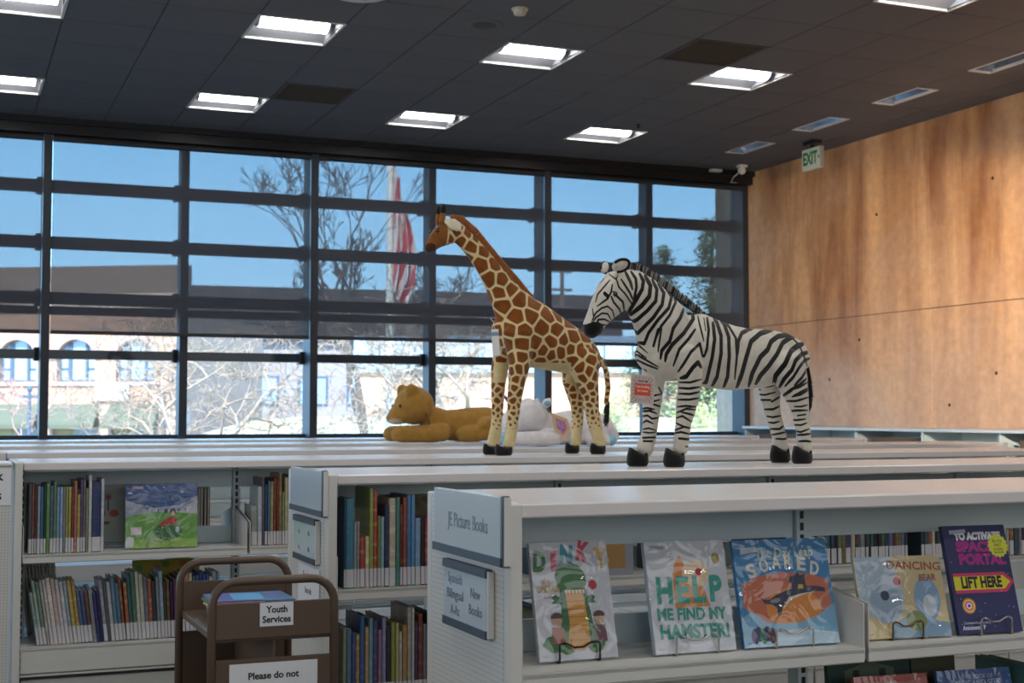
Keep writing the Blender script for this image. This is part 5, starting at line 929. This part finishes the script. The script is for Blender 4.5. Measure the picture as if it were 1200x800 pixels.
# ------------------------------------------------------------------ the street outside
GZ = -1.3
ground = struct('ground'); 
box('asphalt', M('asphalt', '#8a8886', .9, noise=(.6, .1)), ground, -140, 220, 13.6, 300, GZ - .2, GZ)
BARK = M('pale_bark', '#a79b90', .85, noise=(9, .3)); BARKP = M('pinkish_bark', '#b08f84', .85, noise=(9, .2)); BARKW = M('sunlit_bark', '#a3917f', .85, noise=(9, .25)); BARKD = M('grey_bark', '#6c625c', .85, noise=(9, .3))
def tree(name, label, x, y, h, mat, seed, spread=.55, depth=7, up=.25, r0=.11, lean=(0, 0), cat='tree', group=None, z0=GZ, kids=(2, 3), trunk=.28, rmin=.006, curl=.25):
    q = random.Random(seed); t = thing(name, label, cat, (x, y, z0), 0, group)
    lo, hi = MB(), MB()
    def grow(p, d, L_, r, k):
        n_ = 3; pts = [p]; rs = [r]
        for i in range(n_):
            d = (d + Vector((q.gauss(0, curl), q.gauss(0, curl), q.gauss(0, curl) + up * .12))).normalized(); p = p + d * L_ / n_; pts.append(p); rs.append(max(rmin, r * (1 - .35 * (i + 1) / n_)))
        (lo if k < 2 else hi).tube(pts, rs, 6 if k < 2 else (4 if k < 4 else 3), cap=False)
        if k >= depth: return
        for j in range(q.choice(kids)):
            a = Vector((q.gauss(0, 1), q.gauss(0, 1), q.gauss(0, .6))).normalized(); nd = (d + a * spread * (1 + .12 * k) + Vector((0, 0, up * .3))).normalized()
            grow(pts[-1] if j < 2 else pts[1 + q.randrange(n_)], nd, L_ * q.uniform(.62, .86), max(rmin, r * .62), k + 1)
    grow(Vector((0, 0, 0)), Vector((lean[0], lean[1], 1)).normalized(), h * trunk, r0, 0)
    lo.build('trunk', mat, t, smooth=True, fix=False); o = hi.build('branches', mat, t, smooth=True, fix=False)
    return t
tree('bare_tree', 'pale bare tree with tangled twigs, just left of the flagpole bay', 5.1, 20.8, 7.6, BARKW, 12, .75, 8, .05, .13, (-.25, 0), group='bare trees', kids=(2, 2, 3), trunk=.22, rmin=.006)
tree('bare_tree', 'bare tree with spreading twigs in front of the arched brick building', 4.5, 25.5, 6.6, BARKW, 31, .75, 8, .0, .10, (-.1, 0), group='bare trees', kids=(2, 2, 3), trunk=.22, rmin=.007)
tree('bare_tree', 'pale tangled bare tree standing just behind the left bare tree', 5.3, 27.5, 7.0, BARKW, 44, .75, 8, .05, .11, (.1, 0), group='bare trees', kids=(2, 2, 3), trunk=.22, rmin=.007)
tree('bare_tree', 'pale bare tree with many twigs behind the lion head', 9.0, 24.5, 7.2, BARKW, 52, .7, 8, .1, .12, (.05, 0), group='bare trees', kids=(2, 2, 3), trunk=.24, rmin=.007)
tree('bare_tree', 'tall bare tree behind the flag with upright limbs', 8.7, 30.0, 9.0, BARKD, 7, .42, 8, .35, .15, (.05, 0), group='bare trees', kids=(2, 2, 3), trunk=.24, rmin=.010, curl=.11)
tree('bare_tree', 'bare tree behind the giraffe head and neck', 12.5, 36.0, 9.0, BARKD, 21, .45, 8, .3, .15, (-.1, 0), group='bare trees', kids=(2, 2, 3), trunk=.22, rmin=.010, curl=.12)
tree('bare_tree', 'low bare tree above the lion with slanting boughs', 11.4, 28.0, 7.0, BARK, 5, .7, 8, .1, .10, (.15, 0), group='bare trees', trunk=.24, rmin=.010)
tree('bare_tree', 'small pinkish bare tree at the left edge of the street', 1.6, 38.0, 4.4, BARKP, 9, .6, 7, .2, .08, (0, 0), group='bare trees', trunk=.25, rmin=.012)
tree('bare_tree', 'thin bare tree beyond the zebra legs', 17.3, 34.5, 3.4, BARK, 15, .7, 7, .1, .07, (.1, 0), group='bare trees', trunk=.3, rmin=.009, z0=.0)
# grassy bank on the right
bank = struct('ground_bank'); b = MB(); N = 24
def bz(x, y): return GZ + 2.45 / (1 + math.exp(-(x - 12.3) / 1.6)) / (1 + math.exp(-(y - 24) / 1.2))
vs = [(8 + 60 * i / N, 16 + 60 * j / N, bz(8 + 60 * i / N, 16 + 60 * j / N)) for j in range(N + 1) for i in range(N + 1)]
b.add(vs, [(j * (N + 1) + i, j * (N + 1) + i + 1, (j + 1) * (N + 1) + i + 1, (j + 1) * (N + 1) + i) for j in range(N) for i in range(N)]); b.build('dry_grass', M('dry_grass', '#b3ae86', .95, noise=(1.2, .15)), bank, smooth=True)
LEAF = M('spring_leaves', '#9aa860', .7, noise=(3, .3)); NEED = M('pine_needles', '#5d6a48', .8, noise=(2, .3))
def shrub(label, x, y, z, r, seed):
    q = random.Random(seed); t = thing('shrub', label, 'shrub', (x, y, z), 0, 'shrubs on the bank'); a, b = MB(), MB()
    for k in range(46):
        d = Vector((q.gauss(0, .8), q.gauss(0, .8), abs(q.gauss(.6, .5)))).normalized(); L_ = r * q.uniform(.6, 1.2); p = [Vector((0, 0, 0)), d * L_ * .5 + Vector((0, 0, .05)), d * L_]
        a.tube(p, [.014, .009, .004], 4, cap=False)
        for j in range(16):
            c = d * L_ * q.uniform(.35, 1.05) + Vector((q.gauss(0, .09), q.gauss(0, .09), q.gauss(0, .09))); u = Vector((q.gauss(0, 1), q.gauss(0, 1), q.gauss(0, 1))).normalized() * .045; w = u.orthogonal().normalized() * .022
            b.add([c - u, c + w, c + u, c - w], [(0, 1, 2, 3)])
    a.build('stems', BARK, t); o = b.build('leaves', LEAF, t); o['kind'] = 'stuff'
shrub('light green shrub on the bank, between the giraffe tail and zebra tag', 15.4, 31.0, .9, 1.2, 1); shrub('light green shrub between the zebra front legs', 17.0, 29.0, .75, 1.0, 2); shrub('light green shrub beneath the zebra belly', 18.7, 31.5, .85, 1.3, 3)
def conifer(x, y, h, seed, label):
    q = random.Random(seed); t = thing('pine_tree', label, 'tree', (x, y, GZ), 0, 'pines outside'); a, b = MB(), MB(); a.tube([(0, 0, 0), (0, 0, h * .5), (.1, 0, h)], [.25, .16, .03], 8)
    for k in range(90):
        z = h * (.2 + .8 * k / 90); L_ = (1.05 - k / 90) * h * .27 * q.uniform(.65, 1.15); an = q.random() * 2 * PI; e = Vector((math.cos(an) * L_, math.sin(an) * L_, z - L_ * .15 + q.uniform(-.2, .3)))
        s_ = Vector((0, 0, z)); a.tube([s_, e], [.04, .012], 4, cap=False)
        for j in range(int(26 + L_ * 26)):
            c = s_.lerp(e, q.uniform(.2, 1.05)) + Vector((q.gauss(0, .16), q.gauss(0, .16), q.gauss(.05, .13))); u = Vector((q.gauss(0, 1), q.gauss(0, 1), q.gauss(.5, .8))).normalized() * .15; w = u.orthogonal().normalized() * .035
            b.add([c - u, c + w, c + u, c - w], [(0, 1, 2, 3)])
    a.build('trunk', BARKD, t); o = b.build('needles', NEED, t); o['kind'] = 'stuff'
conifer(24.9, 42.0, 9.3, 3, 'dark green pine tree outside, right one next to the concrete wall'); conifer(26.6, 48.5, 9.2, 4, 'dark green pine tree outside, shorter left one behind zebra head')
# flagpole and flag
PW = M('white_paint', '#d8d4c8', .5)
t = thing('flagpole', 'tall white flagpole outside the window left of the giraffe', 'flagpole', (10.6, 34.0, GZ)); MB().tube([(0, 0, 0), (0, 0, 10.5)], [.11, .075], 14).build('pole', PW, t, smooth=True); MB().ell((0, 0, 10.58), (.1, .1, .1)).build('finial', M('gilt', '#b89a4a', .3, metal=.8), t, smooth=True); box('cleat', STEEL, t, -.13, -.10, -.02, .02, 1.2, 1.4)
MB().tube([(.12, 0, 1.3), (.11, 0, 9.8)], .008, 5).build('halyard', PW, t)
def flagmat(nm, a, b_):
    return [M(nm + '_red', a, .8), M(nm + '_white', b_, .8), M(nm + '_blue', '#2a3a6a', .8)]
fl_ = thing('flag', 'red and white striped flag hanging limp on the flagpole', 'flag', (10.688, 34.0, CZ + 3.15)); b = MB(); NU, NV = 39, 30
for j in range(NV + 1):
    v = j / NV
    for i in range(NU + 1):
        u = i / NU; w_ = .22 + .46 * math.sin(v * PI * .55) if v < .85 else .62 - (v - .85) * 1.6
        xx = u * max(.2, w_) * 1.0; yy = .16 * math.sin(u * 17 + v * 3.0) * min(1, .3 + v); zz = 3.35 * (1 - v) - u * .62 * (1 - .35 * v) + .05 * math.sin(u * 11)
        b.v.append((xx + .06 * u * math.sin(v * 9 + u * 4), yy * min(1, u * 4), zz))
for j in range(NV):
    for i in range(NU):
        b.f.append((j * (NU + 1) + i, j * (NU + 1) + i + 1, (j + 1) * (NU + 1) + i + 1, (j + 1) * (NU + 1) + i)); s_ = int((j / NV * 5.0 + i / NU * 8)) % 2
        b.m.append(s_)
b.build('cloth', flagmat('flag', '#c4505c', '#e0d8d6'), fl_, smooth=True, fix=False)
# brick corner building with arched windows
BRK = M('peach_brick', '#b48e78', .85, noise=(3, .1)); BRKD = M('brown_brick', '#7d6a5e', .85, noise=(2, .12)); STN = M('pale_stone', '#c4ab9a', .8, noise=(2, .06)); PANE = M('window_pane_sky', '#8fa8bc', .06, spec=.8); TRIM = M('dark_window_trim', '#4a5a6c', .5); AWN = M('olive_awning', '#5c6252', .8); SHOP = M('shopfront', '#a8a48a', .6)
t = thing('brick_building', 'peach brick building with arched windows and olive awnings across the street', 'building', (8.07, 83.3, GZ), math.radians(-30))
BW0, BW1 = -16.0, 5.6
SP = 3.62; CEN = [-1.15 + SP * k for k in range(-4, 2)]
def arch(cx_, w, z0, zs, n_=14): return [(cx_ - w, z0), (cx_ + w, z0)] + [(cx_ + w * math.cos(PI * k / n_), zs + w * math.sin(PI * k / n_)) for k in range(n_ + 1)]
ZB0, ZB1 = 4.45, 8.75
b = MB()
# wall built as strips so that the window openings are real
edges = [BW0]
for c_ in CEN: edges += [c_ - 1.18, c_ + 1.18]
edges.append(BW1)
for k in range(0, len(edges), 2): b.box(edges[k], edges[k + 1], 0, .6, 3.0, 8.6)
for c_ in CEN:
    b.box(c_ - 1.18, c_ + 1.18, 0, .6, 3.0, ZB0); n_ = 12; vs = []
    for k in range(n_ + 1):
        a = PI * k / n_; px_, pz_ = c_ + 1.18 * math.cos(a), 5.75 + 1.18 * math.sin(a); vs += [(px_, 0, pz_), (px_, 0, 8.6), (px_, .6, pz_), (px_, .6, 8.6)]
    b.add(vs, [f for k in range(n_) for f in ((4 * k, 4 * k + 4, 4 * k + 5, 4 * k + 1), (4 * k, 4 * k + 2, 4 * k + 6, 4 * k + 4))])
b.build('wall', BRK, t)
box('parapet', BRKD, t, BW0, BW1, -.1, .6, 8.6, 11.2); box('cornice', STN, t, BW0, BW1, -.35, .1, 8.72, 8.98); box('cornice', STN, t, BW0, BW1, -.3, .1, 9.4, 9.55); box('side_wall', BRK, t, BW1 - .3, BW1, .6, 14, 0, 8.6); box('roof', BRKD, t, BW0, BW1, .6, 14, 8.5, 8.7)
for c_ in CEN:
    n_ = 14; vs = []
    for k in range(n_ + 1):
        a = PI * k / n_
        for r_ in (1.18, 1.62): vs.append((c_ + r_ * math.cos(a), -.12, 5.75 + r_ * math.sin(a)))
        for r_ in (1.18, 1.62): vs.append((c_ + r_ * math.cos(a), .02, 5.75 + r_ * math.sin(a)))
    MB().add(vs, [f for k in range(n_) for f in ((4 * k, 4 * k + 1, 4 * k + 5, 4 * k + 4), (4 * k, 4 * k + 4, 4 * k + 6, 4 * k + 2), (4 * k + 1, 4 * k + 3, 4 * k + 7, 4 * k + 5))]).build('arch_surround', M('arch_brick', '#a88c84', .85), t)
    w = box('window', TRIM, t, c_ - 1.18, c_ + 1.18, .40, .46, ZB0, 4.58)
    b = MB(); b.box(c_ - 1.18, c_ - 1.06, .34, .44, ZB0, 5.8).box(c_ + 1.06, c_ + 1.18, .34, .44, ZB0, 5.8).box(c_ - .62, c_ - .40, .30, .44, ZB0, 6.75).box(c_ + .44, c_ + .60, .30, .44, ZB0, 6.75).box(c_ - 1.1, c_ - .5, .36, .44, 5.15, 5.27).box(c_ + .55, c_ + 1.1, .36, .44, 5.15, 5.27)
    b.build('window_bars', TRIM, w); MB().add([(x_, .42, z_) for x_, z_ in arch(c_, 1.15, ZB0 + .05, 5.75)], [tuple(range(17))]).build('pane', PANE, w)
    box('window_sill', STN, t, c_ - 1.5, c_ + 1.5, -.18, .1, ZB0 - .22, ZB0 - .02)
for c_ in (-1.15 - SP, -1.15, -1.15 + SP):
    a = thing('tmp', '', '') if False else None
    b = MB(); b.add([(c_ - 1.45, -.02, 3.15), (c_ + 1.45, -.02, 3.15), (c_ + 1.62, -1.15, 1.95), (c_ - 1.62, -1.15, 1.95), (c_ + 1.62, -1.15, 1.72), (c_ - 1.62, -1.15, 1.72), (c_ + 1.45, -.02, 1.72), (c_ - 1.45, -.02, 1.72)], [(0, 1, 2, 3), (3, 2, 4, 5), (1, 6, 4, 2), (0, 3, 5, 7)]); b.build('awning', AWN, t)
    s_ = box('shopfront', SHOP, t, c_ - 1.4, c_ + 1.4, .3, .4, 0, 3.0); box('pane', M('shop_glass', '#6f8890', .08, spec=.8), s_, c_ - .1, c_ + 1.3, .27, .3, .5, 2.8); box('door', M('shop_door', '#a89c6a', .5), s_, c_ - 1.2, c_ - .35, .26, .3, .05, 2.6)
for x0_, x1_ in ((BW0, -1.15 - SP - 1.4), (-1.15 - SP + 1.4, -1.15 - 1.4), (-1.15 + 1.4, -1.15 + SP - 1.4), (-1.15 + SP + 1.4, BW1)): box('pier', STN, t, x0_, x1_, 0, .6, 0, 3.0)
box('sign_board', M('white_board', '#dedcd8', .6), t, .15, 2.2, -.25, -.02, 3.35, 4.25)
# pale building with a flat dark roof behind the trees
t = thing('pale_building', 'long pale building with flat grey roof behind the bare trees', 'building', (27, 108, GZ), math.radians(-6)); box('wall', M('pale_render', '#8f8a8c', .85, noise=(.4, .08)), t, -14, 26, 0, 8, 0, 8.4); box('roof', M('grey_roof', '#4f4a4a', .85, noise=(.4, .2)), t, -14.5, 26.5, -.8, 8, 8.4, 12.6)
for k in range(10):
    w = box('window', TRIM, t, -12.6 + k * 3.9, -10.2 + k * 3.9, -.06, .05, 3.2, 5.6); box('pane', PANE, w, -12.4 + k * 3.9, -10.4 + k * 3.9, -.09, -.06, 3.4, 5.4)
    w = box('window', TRIM, t, -12.6 + k * 3.9, -10.2 + k * 3.9, -.06, .05, .4, 2.2); box('pane', PANE, w, -12.4 + k * 3.9, -10.4 + k * 3.9, -.09, -.06, .5, 2.1)
# low building on the right
t = thing('low_building', 'low building with blue-white upper strip behind the giraffe tail', 'building', (30, 61, GZ), math.radians(-20)); box('wall', M('orange_stucco', '#c49a84', .85), t, -12, 14, 0, 6, 0, 4.6); box('upper_wall', M('blue_white_metal', '#8fa6c0', .5, noise=(1, .1)), t, -12.2, 14.2, -.3, 6, 4.6, 6.4)
for k in range(8): w = box('window', TRIM, t, -11 + k * 3.1, -9.2 + k * 3.1, -.36, -.28, 5.0, 6.0); box('pane', PANE, w, -10.9 + k * 3.1, -9.3 + k * 3.1, -.39, -.36, 5.1, 5.9)
# street furniture and a car
t = thing('street_lamp', 'slim street pole with a crossbar at the left window edge', 'street lamp', (2.3, 42.4, GZ)); MB().tube([(0, 0, 0), (0, 0, 3.25)], .05, 8).build('pole', TRIM, t); box('crossbar', TRIM, t, -.32, .32, -.03, .03, 3.03, 3.12); MB().ell((0, 0, 3.3), (.08, .08, .1), 10, 8).build('lamp_head', TRIM, t)
t = thing('wooden_post', 'dark tapering post in front of the right olive awning', 'post', (5.9, 40.9, GZ)); MB().tube([(0, 0, 0), (0, 0, 2.6), (0, 0, 3.25)], [.12, .10, .03], 8).build('post', BARKD, t)
box('cap_band', TRIM, t, -.11, .11, -.11, .11, 2.2, 2.3)
t = thing('utility_tower', 'distant utility mast with crossarms seen above the zebra', 'mast', (37.2, 81.6, GZ)); MB().tube([(0, 0, 0), (0, 0, 12.4)], [.3, .12], 8).build('mast', BARKD, t)
for z in (11.8, 10.6, 9.4): box('crossarm', BARKD, t, -.7, .7, -.06, .06, z, z + .16)
t = thing('car', 'white car roof just showing above the window sill', 'car', (6.04, 57.1, GZ), math.radians(8)); CW = M('white_car_paint', '#d8dce0', .25, coat=.5)
prof = [(-.9, .45), (-.92, .85), (-.80, .95), (-.62, 1.45), (-.45, 1.56), (.45, 1.56), (.62, 1.45), (.80, .95), (.92, .85), (.9, .45)]
b = MB(); b.prism([(x_ * .98, z_) for x_, z_ in prof], -1.0, 1.2).prism([(x_, min(z_, .95)) for x_, z_ in prof], -2.1, 2.1); b.build('car_body', CW, t)
box('windscreen', PANE, t, -.6, .6, -1.03, -1.0, .98, 1.42)
for x_ in (-.8, .8):
    for y_ in (-1.3, 1.3): MB().tube([(x_ - .1, y_, .32), (x_ + .1, y_, .32)], .32, 16).build('wheel', MATS['rubber'], t)
